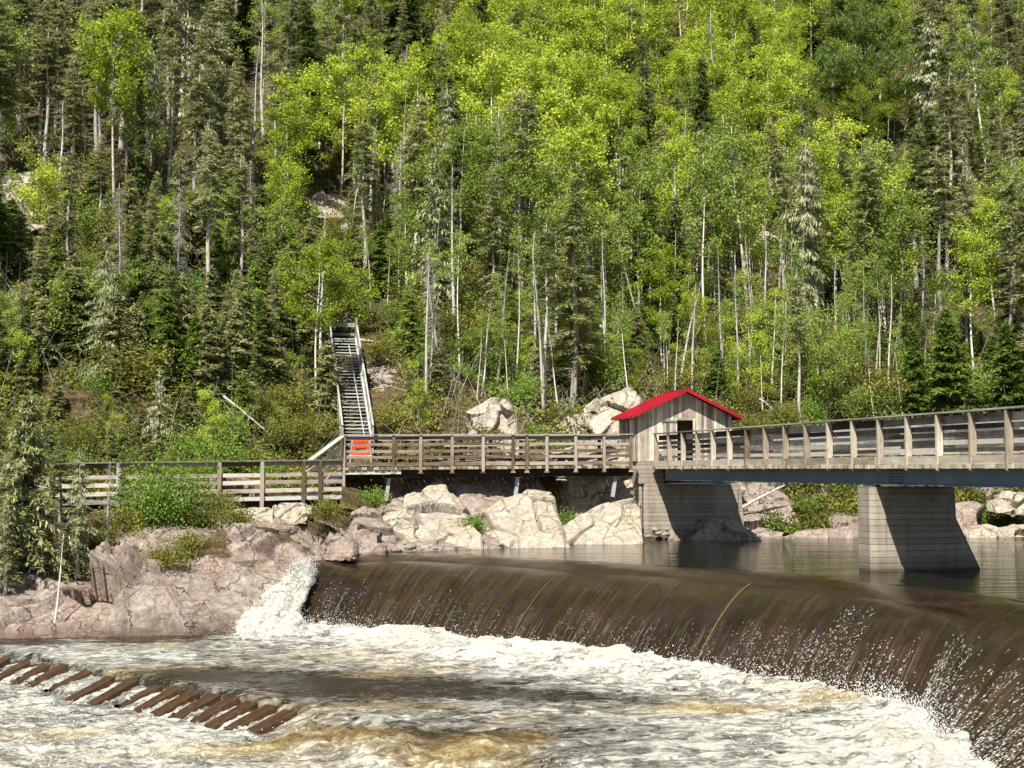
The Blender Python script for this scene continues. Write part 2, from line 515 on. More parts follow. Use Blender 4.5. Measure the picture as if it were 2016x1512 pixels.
M['twig_grey'] = leaf_mat('dead_grey_twigs', [(0.17, 0.15, 0.13), (0.30, 0.275, 0.24), (0.46, 0.43, 0.39)], 0.0)
M['twig_brown'] = leaf_mat('bare_brown_twigs', [(0.07, 0.05, 0.03), (0.14, 0.105, 0.07), (0.25, 0.20, 0.14)], 0.0)

def bark_mat(name, a, b, c, bands=0.0):
    m, t, out = newmat(name); N = NT(t)
    oc = N.coord('Object')
    n1 = N.noise(N.mapping(oc, (6, 6, 1.2)), 1.5, 6, 0.7)
    oi = N.n('ObjectInfo').outputs['Random']
    f = N.math('ADD', n1, N.math('MULTIPLY', N.math('SUBTRACT', oi, 0.5), 0.25))
    cc = N.ramp(f, [(0.3, a), (0.5, b), (0.68, c)])
    if bands:
        n2 = N.noise(N.mapping(oc, (2, 2, 14)), 1.0, 4, 0.7)
        cc = N.mix(N.ramp(n2, [(0.58, 0.0), (0.66, bands)]), cc, (0.05, 0.04, 0.035))
    N.pbsdf(out, cc, 0.9, N.bump(n1, 0.6, 0.02), 0.15)
    return m
M['bark_grey'] = bark_mat('grey_spruce_bark', (0.18, 0.155, 0.13), (0.36, 0.325, 0.28), (0.52, 0.49, 0.44))
M['bark_dark'] = bark_mat('dark_bark', (0.03, 0.024, 0.018), (0.07, 0.055, 0.04), (0.14, 0.11, 0.085))
M['bark_birch'] = bark_mat('white_birch_bark', (0.36, 0.30, 0.23), (0.58, 0.52, 0.43), (0.74, 0.70, 0.62), 0.8)
M['bark_dead'] = bark_mat('bleached_dead_wood', (0.28, 0.25, 0.21), (0.45, 0.42, 0.37), (0.62, 0.59, 0.54))

ZU, ZL, ZL2 = -2.75, -4.5, -4.95      # upper pool, stilling basin, water below the baffles

# ------------------------------------------------------------------ terrain
_sh = [G(0, 1258, ZL), G(200, 1251, ZL), G(440, 1245, ZL), G(520, 1238, ZL), G(590, 1235, ZL), G(640, 1099, ZU), G(740, 1090, ZU),
       G(850, 1085, ZU), G(1000, 1080, ZU), G(1110, 1074, ZU), G(1265, 1064, ZU), G(1470, 1060, ZU), G(1600, 1059, ZU), G(1750, 1058, ZU), G(1900, 1056, ZU), G(2016, 1056, ZU)]
SHX = np.array([-120, -60, -25] + [p.x for p in _sh] + [34, 60, 120])
SHY = np.array([22, 27, 33] + [p.y for p in _sh] + [61, 66, 78])
SSX = np.array([-120, -60, -25, -14, -9, -3, 2, 8, 20, 34, 60, 120])
SSY = np.array([38, 42, 48, 51.5, 53.6, 55.0, 57.3, 60.0, 63.5, 66, 71, 84])     # where the wooded slope begins (z = 1.7)
def shore(X): return np.interp(X, SHX, SHY)
_ct = []
def cpt(px, py, Y):
    p = P(px, py, Y); _ct.append((p.x, p.y, p.z))
for a_ in [(565, 1112, 42.4), (440, 1128, 41.4), (300, 1132, 40.6), (150, 1140, 40.0), (20, 1140, 39.4), (600, 1050, 45), (450, 1058, 44), (300, 1068, 43), (150, 1060, 42.3), (20, 1055, 41.5),
           (600, 1004, 47.4), (450, 1006, 46.8), (300, 1010, 45.8), (100, 1015, 44.4), (0, 1015, 43.6), (700, 1012, 49), (740, 1066, 46.2), (680, 1046, 46.8), (640, 1075, 45.0),
           (760, 985, 51), (900, 1000, 51.5), (1000, 1020, 51), (1100, 1010, 53.2), (1230, 1000, 54.5), (870, 1050, 49.2), (1050, 1050, 50.6),
           (1500, 1000, 58), (1520, 950, 60), (1600, 1010, 58.3), (1700, 1000, 59), (1800, 1010, 59), (1900, 1014, 59.5), (1900, 955, 62), (2016, 1005, 59.8), (1700, 945, 61.5),
           (598, 1122, 41.9), (560, 1172, 40.7), (510, 1215, 39.7), (460, 1250, 38.7), (575, 1215, 39.9), (590, 1245, 39.0)]:
    cpt(*a_)
for X_ in (-19, -14, -9.5, -7.5): _ct.append((X_, float(np.interp(X_, SSX, SSY)) - 2.6, 0.15)); _ct.append((X_, float(np.interp(X_, SSX, SSY)) - 5.2, -0.9))
for X_ in (-5.5, -2, 1, 4): _ct.append((X_, float(np.interp(X_, SSX, SSY)) - 1.6, 0.6)); _ct.append((X_, float(np.interp(X_, SSX, SSY)) - 3.3, -0.6))
for X_ in (8, 13, 18, 24): _ct.append((X_, float(np.interp(X_, SSX, SSY)) - 1.6, 0.7))
for X_ in (-60, -40, -25, -19, -14, -10, -8, -5, -3, 0, 3, 6, 10, 14, 18, 24, 34, 60):
    ys_ = float(shore(X_)); zb_ = ZL - .1 if X_ < -6.3 else ZU - .08
    _ct.append((X_, ys_, zb_)); _ct.append((X_, ys_ - 2.5, zb_ - 1.7))
    ye_ = float(np.interp(X_, SSX, SSY)); _ct.append((X_, ye_, 1.7)); _ct.append((X_, ye_ + 4, 4.1))
    if abs(X_) > 20: _ct.append((X_, (ys_ + ye_) / 2, (zb_ + 1.7) / 2))
CT = np.array(_ct)
def _U(r2): return 0.5 * r2 * np.log(r2 + 1e-9)
_n = len(CT); _K = _U(((CT[:, None, :2] - CT[None, :, :2]) ** 2).sum(-1)) + np.eye(_n) * 0.08
_Pm = np.c_[np.ones(_n), CT[:, :2]]
_sol = np.linalg.solve(np.block([[_K, _Pm], [_Pm.T, np.zeros((3, 3))]]), np.r_[CT[:, 2], 0, 0, 0])
def tps(X, Y):
    sh = X.shape; p = np.stack([np.ravel(X), np.ravel(Y)], 1); o = np.empty(len(p))
    for i in range(0, len(p), 30000):
        q_ = p[i:i + 30000]
        o[i:i + 30000] = _U(((q_[:, None] - CT[None, :, :2]) ** 2).sum(-1)) @ _sol[:_n] + _sol[_n] + q_ @ _sol[_n + 1:]
    return o.reshape(sh)
H0_ = P(704, 868, 52.8); H1_ = P(676, 668, 60.4)
def H(X, Y, detail=True):
    X = np.asarray(X, float); Y = np.asarray(Y, float)
    if X.ndim == 0: return H(X[None], Y[None] if Y.ndim == 0 else Y)[0]
    X, Y = np.broadcast_arrays(X, Y)
    e = Y - np.interp(X, SSX, SSY)
    up = np.maximum(e, 0)
    slope = 0.60 + 0.05 * vn(X / 30, Y / 30, seed=5)
    up = np.where(up > 130, 130 + (up - 130) * 0.25, up)
    hill = 1.7 + up * slope + 0.0016 * up * up * (1 + .6 * sstep(5, 35, X))
    lowz = np.where((Y < shore(X) - 2), -6.5, 0.0)
    m = (e < 3.5) & (Y > shore(X) - 2.5) & (np.abs(X) < 62)
    z = np.where(Y < shore(X) - 2.5, -6.5, hill)
    z = np.where((np.abs(X) >= 62) & (e < 0) & (Y >= shore(X) - 2.5), np.clip(1.7 + e * .6, -6.5, 1.7), z)
    if m.any():
        tz = tps(X[m], Y[m]); k = sstep(0.5, 3.5, e[m])
        z[m] = tz * (1 - k) + z[m] * k
    if detail:
        wgt = sstep(2, 9, e)
        z = z + wgt * (1.1 * vn(X / 7, Y / 7, seed=3) + 0.45 * vn(X / 2.3, Y / 2.3, seed=4))
    tt_ = (Y - H0_.y) / (H1_.y - H0_.y)
    lx_ = H0_.x + tt_ * (H1_.x - H0_.x); lz_ = H0_.z + tt_ * (H1_.z - H0_.z)
    k_ = (1 - sstep(1.1, 2.2, np.abs(X - lx_ - .3))) * sstep(-.25, -.02, tt_) * (1 - sstep(1.05, 1.25, tt_))
    return z * (1 - k_) + np.minimum(z, lz_ - 0.85) * k_
_HT = np.arange(36, 190, 0.1)
def ground_hit(px, py):
    r = ray(px, py)
    zz = H(r.x / r.y * _HT, _HT)
    k = int(np.argmax((zz > r.z / r.y * _HT) & (_HT > 0)))
    Y = _HT[k]
    return Vector((r.x / r.y * Y, Y, float(zz[k])))

# coarse ground out to the horizon
def warp(n, fine, far):
    t = np.linspace(-1, 1, n)
    return np.sign(t) * (np.abs(t) * fine + (np.abs(t) ** 4) * (far - fine))
gx = warp(261, 60, 700)
gy = 80 + warp(261, 62, 700)
GX, GY = np.meshgrid(gx, gy, indexing='ij')
GZ = H(GX, GY)
bankzone = sstep(-26, -23, GX) * (1 - sstep(38, 41, GX)) * sstep(32, 34, GY) * (1 - sstep(0, 1.5, GY - np.interp(GX, SSX, SSY) - 3.0))
GZ = GZ - 0.9 * bankzone
GZ = np.where(GY < 30, np.minimum(GZ, -7.5), GZ)
ground = link('ground', grid_mesh('ground', np.stack([GX, GY, GZ], -1), M['floor']))
tag(ground, kind='structure')

# fine rocky bank: angular fractured blocks
def fracture(Pn, seeds_n, box, aniso, rot, amp, tilt, crack, seed, warp_amp=0.35):
    """offset along a normal field: random level and tilt per fracture cell, grooves between the cells"""
    rg = np.random.default_rng(seed)
    Rm = np.array(Matrix.Rotation(rot[0], 3, 'X') @ Matrix.Rotation(rot[1], 3, 'Y') @ Matrix.Rotation(rot[2], 3, 'Z'))
    q = Pn + warp_amp * np.stack([vn(Pn[:, 0] * .8, Pn[:, 1] * .8, Pn[:, 2] * .8, seed=seed + k) for k in range(3)], 1)
    q = (q @ Rm.T) / np.array(aniso)
    lo, hi = q.min(0), q.max(0)
    s = lo + rg.random((seeds_n, 3)) * (hi - lo)
    idx, gap = worley(q, s)
    lev = rg.normal(0, 1, seeds_n)[idx]
    tl = rg.normal(0, 1, (seeds_n, 3))[idx]
    dq = q - s[idx]
    off = amp * lev + tilt * (dq * tl).sum(1)
    gr = np.exp(-(gap / 0.055) ** 2)
    return off - crack * gr, idx, gap
bx = np.arange(-24, 39, 0.085)
bt = np.linspace(0, 1, 300)
BX, BT = np.meshgrid(bx, bt, indexing='ij')
_s1 = np.interp(BX, SSX, SSY) + 4.8
_sh0 = np.minimum(shore(BX), np.interp(BX, [-8.5, -6.0, -4.5], [37.4, 38.6, 44.5])) if False else shore(BX)
_sm = np.array([np.interp(np.linspace(x - .5, x + .5, 5), SHX, SHY).min() for x in bx])[:, None]
BY = (_sm - 0.9) + (_s1 - _sm + 0.9) * BT
BD = BY - shore(BX)
BE = BY - np.interp(BX, SSX, SSY)
BZ = H(BX, BY)
BP = np.stack([BX.ravel(), BY.ravel(), BZ.ravel()], 1)
leftw = (1 - sstep(-6, -3.5, BP[:, 0]))
big, _, _ = fracture(BP, 420, None, (1.6, 1.2, 0.9), (0.4, 0.5, 0.2), 0.10, 0.16, 0.0, 11, 0.5)
off1, i1, g1_ = fracture(BP, 2300, None, (0.75, 0.7, 0.42), (0.3, 0.62, 0.3), 0.10, 0.20, 0.16, 12)
patchy = 0.35 + 0.65 * sstep(-0.15, 0.35, vn(BP[:, 0] / 2.4, BP[:, 1] / 2.0, seed=41))
off2, i2, g2_ = fracture(BP, 9000, None, (0.7, 0.6, 0.34), (0.5, 0.4, 0.1), 0.035, 0.06, 0.05, 13, .2)
midw = 1 - .78 * np.exp(-((BP[:, 0] + 1.5) / 4.2) ** 2)
off = (big + off1 * patchy) * midw + off2 * (1.2 - patchy) * midw
off += 0.04 * fbm(BP[:, 0] * 2.2, BP[:, 1] * 2.2, BP[:, 2] * 2.2, 4, 21)
dd_ = BD.ravel(); ee_ = BE.ravel()
fade = sstep(-1.2, 0.3, dd_) * (1 - sstep(2.0, 4.2, ee_) * 0.8)
soil = 0.9 * sstep(-6.6, -5.0, ee_ + 1.6 * fbm(BP[:, 0] / 2.5, BP[:, 1] / 2.5, None, 3, 33)) * leftw
soil = soil + (1 - leftw) * sstep(-3.2, -1.4, ee_ + 1.6 * fbm(BP[:, 0] / 2.2, BP[:, 1] / 2.2, None, 3, 34)) * 0.95
soil = np.maximum(soil, .8 * sstep(.18, .34, vn(BP[:, 0] / 1.3, BP[:, 1] / .9, seed=47)) * leftw * sstep(2.6, 4.0, dd_))
soil = np.maximum(soil, 0.85 * sstep(-11.0, -13.5, BP[:, 0]) * sstep(2.8, 4.4, dd_))
crev = np.exp(-(g1_ / .07) ** 2) * patchy * sstep(0.2, 1.0, dd_)
soil = np.maximum(soil, .62 * crev)
off *= fade * (1 - 0.6 * np.clip(soil, 0, 1))
nrm = np.array([0.05, -0.72, 0.69])
BP2 = BP + off[:, None] * nrm[None]
bank = link('rocky_bank', grid_mesh('rocky_bank', BP2.reshape(BX.shape + (3,)), M['bank'], smooth=False))
vert_attr(bank.data, 'soil', soil)
tag(bank, kind='structure')

# ------------------------------------------------------------------ single rocks
def hull_mesh(pts, voxel=0.07, mat=None, seed=0, amp=0.06, cells=60, aniso=(0.6, 0.6, 0.5), rot=(0.2, 0.5, 0.3), crack=0.06, tilt=0.1, name='rock'):
    import bmesh
    bm = bmesh.new()
    for p in pts: bm.verts.new(p)
    g = bmesh.ops.convex_hull(bm, input=bm.verts)
    bmesh.ops.delete(bm, geom=list({v for v in g['geom_interior'] if isinstance(v, bmesh.types.BMVert)}), context='VERTS')
    me = bpy.data.meshes.new('tmp'); bm.to_mesh(me); bm.free()
    o = bpy.data.objects.new('tmp', me); col.objects.link(o)
    md = o.modifiers.new('r', 'REMESH'); md.mode = 'VOXEL'; md.voxel_size = voxel
    dg = bpy.context.evaluated_depsgraph_get(); dg.update()
    ev = bpy.data.meshes.new_from_object(o.evaluated_get(dg))
    bpy.data.objects.remove(o)
    n = len(ev.vertices)
    co = np.empty(n * 3, np.float32); ev.vertices.foreach_get('co', co); co = co.reshape(-1, 3).astype(float)
    no = np.empty(n * 3, np.float32); ev.vertices.foreach_get('normal', no); no = no.reshape(-1, 3)
    off, _, _ = fracture(co, cells, None, aniso, rot, amp, tilt, crack, seed, 0.25)
    off += amp * 0.7 * fbm(co[:, 0] * 1.6, co[:, 1] * 1.6, co[:, 2] * 1.6, 4, seed + 3)
    co = co + no * off[:, None]
    ev.vertices.foreach_set('co', co.astype(np.float32).ravel())
    ev.materials.clear(); ev.materials.append(mat)
    ev.update(); ev.name = name
    return ev
def slab(name, outline, yfun, depth, label, mat, seed, group=None, back_up=0.0, **kw):
    """outline traced as it faces the river; yfun gives each corner its own distance; the back is 'depth' metres behind"""
    pts = []
    for px, py in outline:
        p = P(px, py, yfun(px, py)); pts.append(p)
        pts.append(p + Vector((0, depth, back_up)))
    c = sum(pts, Vector()) / len(pts)
    base = Vector((c.x, c.y, min(p.z for p in pts)))
    e = link(name, hull_mesh([p - base for p in pts], mat=mat, seed=seed, name=name, **kw), loc=base)
    return tag(e, label, 'rock', group)
ysl = lambda y0, py0, k: (lambda px, py: y0 + (py0 - py) * k)
SL = 'pale rock slabs at the waterline'
slab('rock_slab', [(792, 975), (818, 955), (862, 945), (905, 985), (948, 1060), (952, 1092), (812, 1094), (812, 1045)], ysl(47.3, 1086, 0.034), 3.0,
     'pale slab of rock leaning to one side, westernmost of the slabs below the boardwalk', M['rock_pale'], 31, SL, cells=16, amp=0.05, aniso=(1.2, 1, 1.5), crack=.16, tilt=.12, voxel=.05)
slab('rock_slab', [(948, 1016), (985, 988), (1040, 966), (1084, 972), (1105, 1035), (1109, 1086), (1000, 1090), (958, 1088), (962, 1050)], ysl(48.4, 1080, 0.03), 3.2,
     'largest pale cracked slab below the middle of the boardwalk', M['rock_pale'], 32, SL, cells=16, amp=0.05, aniso=(1.2, 1, 1.5), crack=.16, tilt=.12, voxel=.05)
slab('rock_slab', [(1108, 1044), (1140, 1016), (1190, 994), (1245, 984), (1262, 1005), (1272, 1075), (1108, 1082)], ysl(50.6, 1068, 0.026), 3.0,
     'yellowish pale slab of rock against the concrete pier', M['rock_pale'], 33, SL, cells=16, amp=0.05, aniso=(1.2, 1, 1.5), crack=.16, tilt=.12, voxel=.05)
slab('rock_outcrop', [(1068, 1000), (1062, 935), (1100, 900), (1200, 890), (1245, 925), (1250, 1000), (1150, 1020)], ysl(54.0, 1000, 0.01), 2.2,
     'shaded wall of rock behind the boardwalk beams near the pier', M['rock_pale'], 36, cells=26, amp=0.08)
slab('rock_outcrop', [(905, 870), (912, 838), (955, 790), (972, 783), (998, 806), (1012, 832), (1016, 930), (960, 960), (900, 940)], ysl(54.6, 900, 0.012), 2.0,
     'tall pale pointed outcrop rising behind the boardwalk rail', M['rock_pale'], 34, cells=40, amp=0.09, voxel=0.06, aniso=(.5, .5, .5))
slab('rock_outcrop', [(1060, 900), (1075, 850), (1120, 836), (1180, 830), (1200, 800), (1215, 772), (1238, 762), (1258, 785), (1262, 930), (1160, 950), (1060, 940)], ysl(57.0, 880, 0.01), 2.0,
     'broad pale outcrop with a peak beside the red roofed shed', M['rock_pale'], 35, cells=60, amp=0.10, voxel=0.07, aniso=(.6, .6, .6))
slab('rock_slab', [(1462, 1062), (1456, 985), (1475, 955), (1530, 950), (1560, 1010), (1600, 1066)], ysl(55.6, 1066, 0.025), 2.0,
     'pinkish slab leaning behind the concrete pier under the shed', M['rock_pink'], 37, cells=40, amp=0.07)
slab('rock_slab', [(1370, 1068), (1378, 1038), (1420, 1024), (1450, 1026), (1490, 1050), (1502, 1068)], ysl(53.2, 1064, 0.02), 1.2,
     'low shaded rock at the foot of the pier under the shed', M['rock_pale'], 38, cells=20, amp=0.05)
slab('rock_slab', [(435, 1090), (430, 1040), (446, 1030), (460, 1034), (458, 1080), (442, 1096)], ysl(44.0, 1090, 0.012), 0.7,
     'upright blocky rock on the bank, west of the boardwalk posts', M['rock_pale'], 39, cells=10, amp=0.04, voxel=0.05)
slab('rock_slab', [(455, 1025), (462, 1006), (500, 1000), (540, 1005), (538, 1032), (500, 1040)], ysl(46.3, 1030, 0.02), 1.0,
     'cracked flat rock under the second boardwalk post', M['rock_pale'], 40, cells=14, amp=0.05, voxel=0.05)
slab('rock_slab', [(540, 1030), (552, 996), (590, 992), (612, 1000), (605, 1030), (570, 1036)], ysl(46.6, 1030, 0.02), 1.0,
     'split rock with upright cracks beside the boardwalk post', M['rock_pale'], 41, cells=24, amp=0.05, voxel=0.05)
slab('rock_slab', [(275, 1135), (240, 1118), (238, 1095), (270, 1098), (330, 1060), (372, 1030), (382, 1044), (330, 1100)], ysl(42.5, 1120, 0.012), 0.8,
     'slanting brown slab on the bank below the green bush', M['rock_pink'], 42, cells=14, amp=0.05, voxel=0.05)
slab('rock_slab', [(1905, 1060), (1912, 1044), (1940, 1034), (1968, 1040), (1972, 1060)], ysl(55.2, 1060, 0.02), 0.8,
     'low cream rock at the far waterline beyond the bridge pier', M['rock_pale'], 43, 'cream rocks at the far waterline', cells=12, amp=0.05)
slab('rock_slab', [(1966, 1060), (1975, 1044), (2006, 1036), (2040, 1042), (2050, 1062)], ysl(55.2, 1060, 0.02), 0.8,
     'low cream rock at the far waterline touching the edge of the view', M['rock_pale'], 44, 'cream rocks at the far waterline', cells=12, amp=0.05)
slab('rock_outcrop', [(1962, 1010), (1966, 985), (1990, 970), (2040, 975), (2050, 1020)], ysl(57.0, 1010, 0.02), 1.0,
     'rough pale rock face above the far waterline beyond the pier', M['rock_pale'], 45, cells=22, amp=0.08)
for i, (ol, Yy) in enumerate([([(0, 440), (-20, 372), (30, 352), (95, 356), (138, 392), (142, 425), (70, 452)], 0)]):
    g = ground_hit(60, 445)
    slab('rock_outcrop', ol, ysl(g.y - 1.2, 440, 0.05), 3.0, 'bare pink and white rock face high on the wooded slope at the west edge', M['rock_pale'], 46, cells=40, amp=0.15, aniso=(1, 1, .4), voxel=0.1)
for i, (ol, lab) in enumerate([([(652, 640), (650, 618), (672, 592), (682, 604), (684, 628), (672, 644)], 'lowest of three stacked boulders above the stair head'),
                               ([(646, 618), (648, 596), (664, 590), (680, 596), (672, 612), (660, 624)], 'middle of three stacked boulders above the stair head'),
                               ([(655, 594), (656, 578), (668, 568), (680, 572), (678, 590), (668, 600)], 'topmost of three stacked boulders above the stair head')]):
    gg = ground_hit(668, 648)
    slab('boulder', ol, ysl(gg.y - 1.0, 650, 0.025), 1.0, lab, M['rock_pale'], 50 + i, 'boulders above the stair head', cells=8, amp=0.05, voxel=0.06)
for i, (px, py, s, lab) in enumerate([(648, 400, 34, 'pale pinkish rock face showing through the spruces, high above the stair'), (700, 438, 22, 'narrow pale ledge of rock among shrubs, well above the stair'),
                                 (1325, 340, 26, 'patch of ochre rock showing between trees, high above the shed'), (1510, 465, 14, 'small pale rock beside the fallen white log')]):
    g = ground_hit(px, py + s * .8)
    slab('rock_outcrop', [(px - s, py + s * .8), (px - s * .8, py - s * .3), (px, py - s * .7), (px + s, py - s * .2), (px + s * .9, py + s * .9)], ysl(g.y - 2.0, py + s, 0.03), 3.0, lab, M['rock_pale'], 60 + i, cells=16, amp=0.1, voxel=0.1)

slab('rock_slab', [(690, 1052), (694, 1012), (716, 1000), (742, 1010), (748, 1048), (730, 1070), (700, 1074)], ysl(46.6, 1060, 0.02), 1.4,
     'blocky brown rock below the corner of the upper boardwalk', M['rock_pink'], 47, cells=14, amp=0.05, voxel=.05)
slab('rock_slab', [(742, 1080), (740, 1035), (762, 1008), (796, 1004), (812, 1030), (822, 1088)], ysl(47.0, 1086, 0.025), 1.6,
     'cracked ochre rock touching the westernmost pale slab', M['rock_pale'], 48, cells=18, amp=0.06, voxel=.05)
slab('rock_slab', [(676, 1092), (684, 1060), (712, 1046), (744, 1054), (752, 1094)], ysl(44.6, 1092, 0.02), 1.4,
     'low cracked rock at the pool edge beside the weir end', M['rock_pink'], 49, cells=16, amp=0.05, voxel=.05)
slab('rock_slab', [(628, 1106), (636, 1072), (660, 1052), (690, 1060), (696, 1098)], ysl(42.6, 1104, 0.02), 1.2,
     'pinkish rock shoulder where the weir meets the bank', M['rock_pink'], 53, cells=16, amp=0.05, voxel=.05)

# scree of small stones beside the stair
def stones():
    vv, ff = [], []
    ico = []
    ph = (1 + 5 ** .5) / 2
    base = np.array([(-1, ph, 0), (1, ph, 0), (-1, -ph, 0), (1, -ph, 0), (0, -1, ph), (0, 1, ph), (0, -1, -ph), (0, 1, -ph), (ph, 0, -1), (ph, 0, 1), (-ph, 0, -1), (-ph, 0, 1)]) / 1.9
    fc = np.array([(0, 11, 5), (0, 5, 1), (0, 1, 7), (0, 7, 10), (0, 10, 11), (1, 5, 9), (5, 11, 4), (11, 10, 2), (10, 7, 6), (7, 1, 8), (3, 9, 4), (3, 4, 2), (3, 2, 6), (3, 6, 8), (3, 8, 9), (4, 9, 5), (2, 4, 11), (6, 2, 10), (8, 6, 7), (9, 8, 1)])
    n = 0
    for k in range(620):
        px = RNG.normal(752, 12); py = RNG.uniform(690, 852)
        if k > 470: px = RNG.uniform(400, 1100); py = RNG.uniform(1060, 1085)
        if k > 470:
            X = RNG.uniform(-9, 30); Y = float(np.interp(X, SHX, SHY)) + RNG.uniform(0.0, 0.8); g = Vector((X, Y, float(H(X, Y))))
            s = RNG.uniform(.05, .16)
        else:
            g = ground_hit(px, py); s = RNG.uniform(0.04, 0.13) * (1.8 if RNG.random() < .12 else 1)
        v = base * s * RNG.uniform(.5, 1.3, (12, 3)) * np.array([1.3, 1, .7])
        vv.append(v + np.array(g)); ff.append(fc + n); n += 12
    o = link('scree', np_mesh('scree', np.concatenate(vv), np.concatenate(ff), M['rock_small'], nside=3))
    tag(o, 'pale stones strewn over bare earth beside the long stair', 'stones', kind='stuff')
stones()

# ------------------------------------------------------------------ water
def catmull(pts, n):
    pts = [Vector(p) for p in pts]
    p = [pts[0] * 2 - pts[1]] + pts + [pts[-1] * 2 - pts[-2]]
    out = []
    seg = len(pts) - 1
    for i in range(n):
        t = i / (n - 1) * seg
        k = min(int(t), seg - 1); f = t - k
        a, b, c, d = p[k], p[k + 1], p[k + 2], p[k + 3]
        out.append(0.5 * ((2 * b) + (c - a) * f + (2 * a - 5 * b + 4 * c - d) * f * f + (3 * b - 3 * c + d - a) * f ** 3))
    return np.array([tuple(q) for q in out])
ZC = -2.92
crest_px = [(602, 1113), (820, 1106), (1130, 1126), (1480, 1150), (1785, 1188), (1900, 1206), (2010, 1228)]
toe_px = [(560, 1232), (728, 1248), (1013, 1283), (1362, 1322), (1672, 1368), (1788, 1396), (1836, 1448)]
CK = [G(x, y, ZC) for x, y in crest_px]
TK = [G(x, y, ZL) for x, y in toe_px]
CK += [Vector((CK[-1].x + .5, CK[-1].y - 3.6, ZC)), Vector((CK[-1].x + .2, CK[-1].y - 8.0, ZC)), Vector((CK[-1].x - 1.0, CK[-1].y - 14.0, ZC))]
TK += [G(1905, 1512, ZL), G(2030, 1640, ZL), Vector((5.6, 11.5, ZL))]
NS = 900
CR = catmull(CK, NS); TO = catmull(TK, NS)
def weir_surface(lift, us, s_idx=slice(None), noise=True):
    """us<0 upstream of the crest (metres/1.8), 0..1 crest to toe"""
    C = CR[s_idx]; T = TO[s_idx]
    dirv = T - C; dirv[:, 2] = 0
    dl = np.linalg.norm(dirv, axis=1, keepdims=True); dn = dirv / dl
    out = np.zeros((len(C), len(us), 3))
    for j, u in enumerate(us):
        if u < 0:
            p = C + dn * (u * 1.9)
            p[:, 2] = ZU + (ZC - ZU) * (1 - min(1, -u)) ** 2.2
        else:
            p = C + dirv * (u if u <= 1 else 1 + (u - 1) * .5)
            z = ZC - 0.06 * u - (ZC - ZL - .06) * u ** 1.75
            p[:, 2] = z
        out[:, j] = p
    out[:, :, 2] += lift
    return out
US = np.concatenate([np.linspace(-1, 0, 22)[:-1], np.linspace(0, 1.15, 90)])
WS = weir_surface(0.0, US)
sarr = np.concatenate([[0], np.cumsum(np.linalg.norm(np.diff(CR, axis=0), axis=1))])
S_, U_ = np.meshgrid(sarr, US, indexing='ij')
ud = np.clip(U_, 0, 1.2)
streak = 0.030 * vn(S_ * 3.2, ud * 1.1, seed=61) + 0.018 * vn(S_ * 8, ud * 1.6, seed=62) + 0.010 * vn(S_ * 19, ud * 2.5, seed=63)
WS[:, :, 2] += streak * sstep(0.02, 0.5, ud) * (0.6 + 1.1 * ud)
WS[:, :, 2] += 0.012 * vn(S_ * 1.5, U_ * 3, seed=64) * (U_ < 0.3)
me = grid_mesh('water_over_weir', WS, None)
uvl = me.uv_layers.new(name='UVMap')
li = np.empty(len(me.loops), np.int32); me.loops.foreach_get('vertex_index', li)
uvv = np.stack([S_.ravel(), U_.ravel()], 1)[li]
uvl.data.foreach_set('uv', uvv.astype(np.float32).ravel())
def sheet_mat():
    m, t, out = newmat('brown_sheet_of_water'); N = NT(t)
    uv = N.coord('UV')
    s1 = N.noise(N.mapping(uv, (7, 1.3, 1)), 1.0, 6, 0.7, 0.2)
    s2 = N.noise(N.mapping(uv, (30, 2.0, 1)), 1.0, 4, 0.65)
    s3 = N.noise(N.mapping(uv, (0.45, 2.2, 1)), 1.0, 5, 0.6, 0.5)
    f = N.math('ADD', N.math('MULTIPLY', s1, 0.45), N.math('MULTIPLY', s2, 0.25))
    f = N.math('ADD', f, N.math('MULTIPLY', s3, 0.3))
    c = N.ramp(f, [(0.38, (0.005, 0.003, 0.0015)), (0.50, (0.020, 0.012, 0.005)), (0.58, (0.040, 0.024, 0.012)), (0.68, (0.12, 0.085, 0.055))])
    # purplish and rusty concrete seen through the thin sheet
    pz = N.noise(N.mapping(uv, (0.9, 5.0, 1)), 1.0, 6, 0.7, 0.8)
    c = N.mix(N.ramp(pz, [(0.5, 0.0), (0.66, 0.6)]), c, (0.036, 0.021, 0.022))
    sp = N.n('SeparateXYZ'); N.l(uv, sp.inputs[0])
    # aerated white threads near the foot
    th = N.noise(N.mapping(uv, (16, 2.2, 1)), 1.0, 5, 0.75, 0.15)
    tz = N.math('MULTIPLY', N.ramp(sp.outputs[1], [(0.55, 0.0), (1.0, 1.0)]), N.ramp(th, [(0.54, 0.0), (0.70, 0.5)]))
    c = N.mix(tz, c, (0.48, 0.42, 0.30))
    b = N.bump(N.math('ADD', N.math('MULTIPLY', s1, 0.7), N.math('MULTIPLY', s2, 0.4)), 0.45, 0.05)
    N.pbsdf(out, c, 0.13, b, 0.32)
    return m
me.materials.append(sheet_mat())
tag(link('water_over_weir', me), kind='structure')

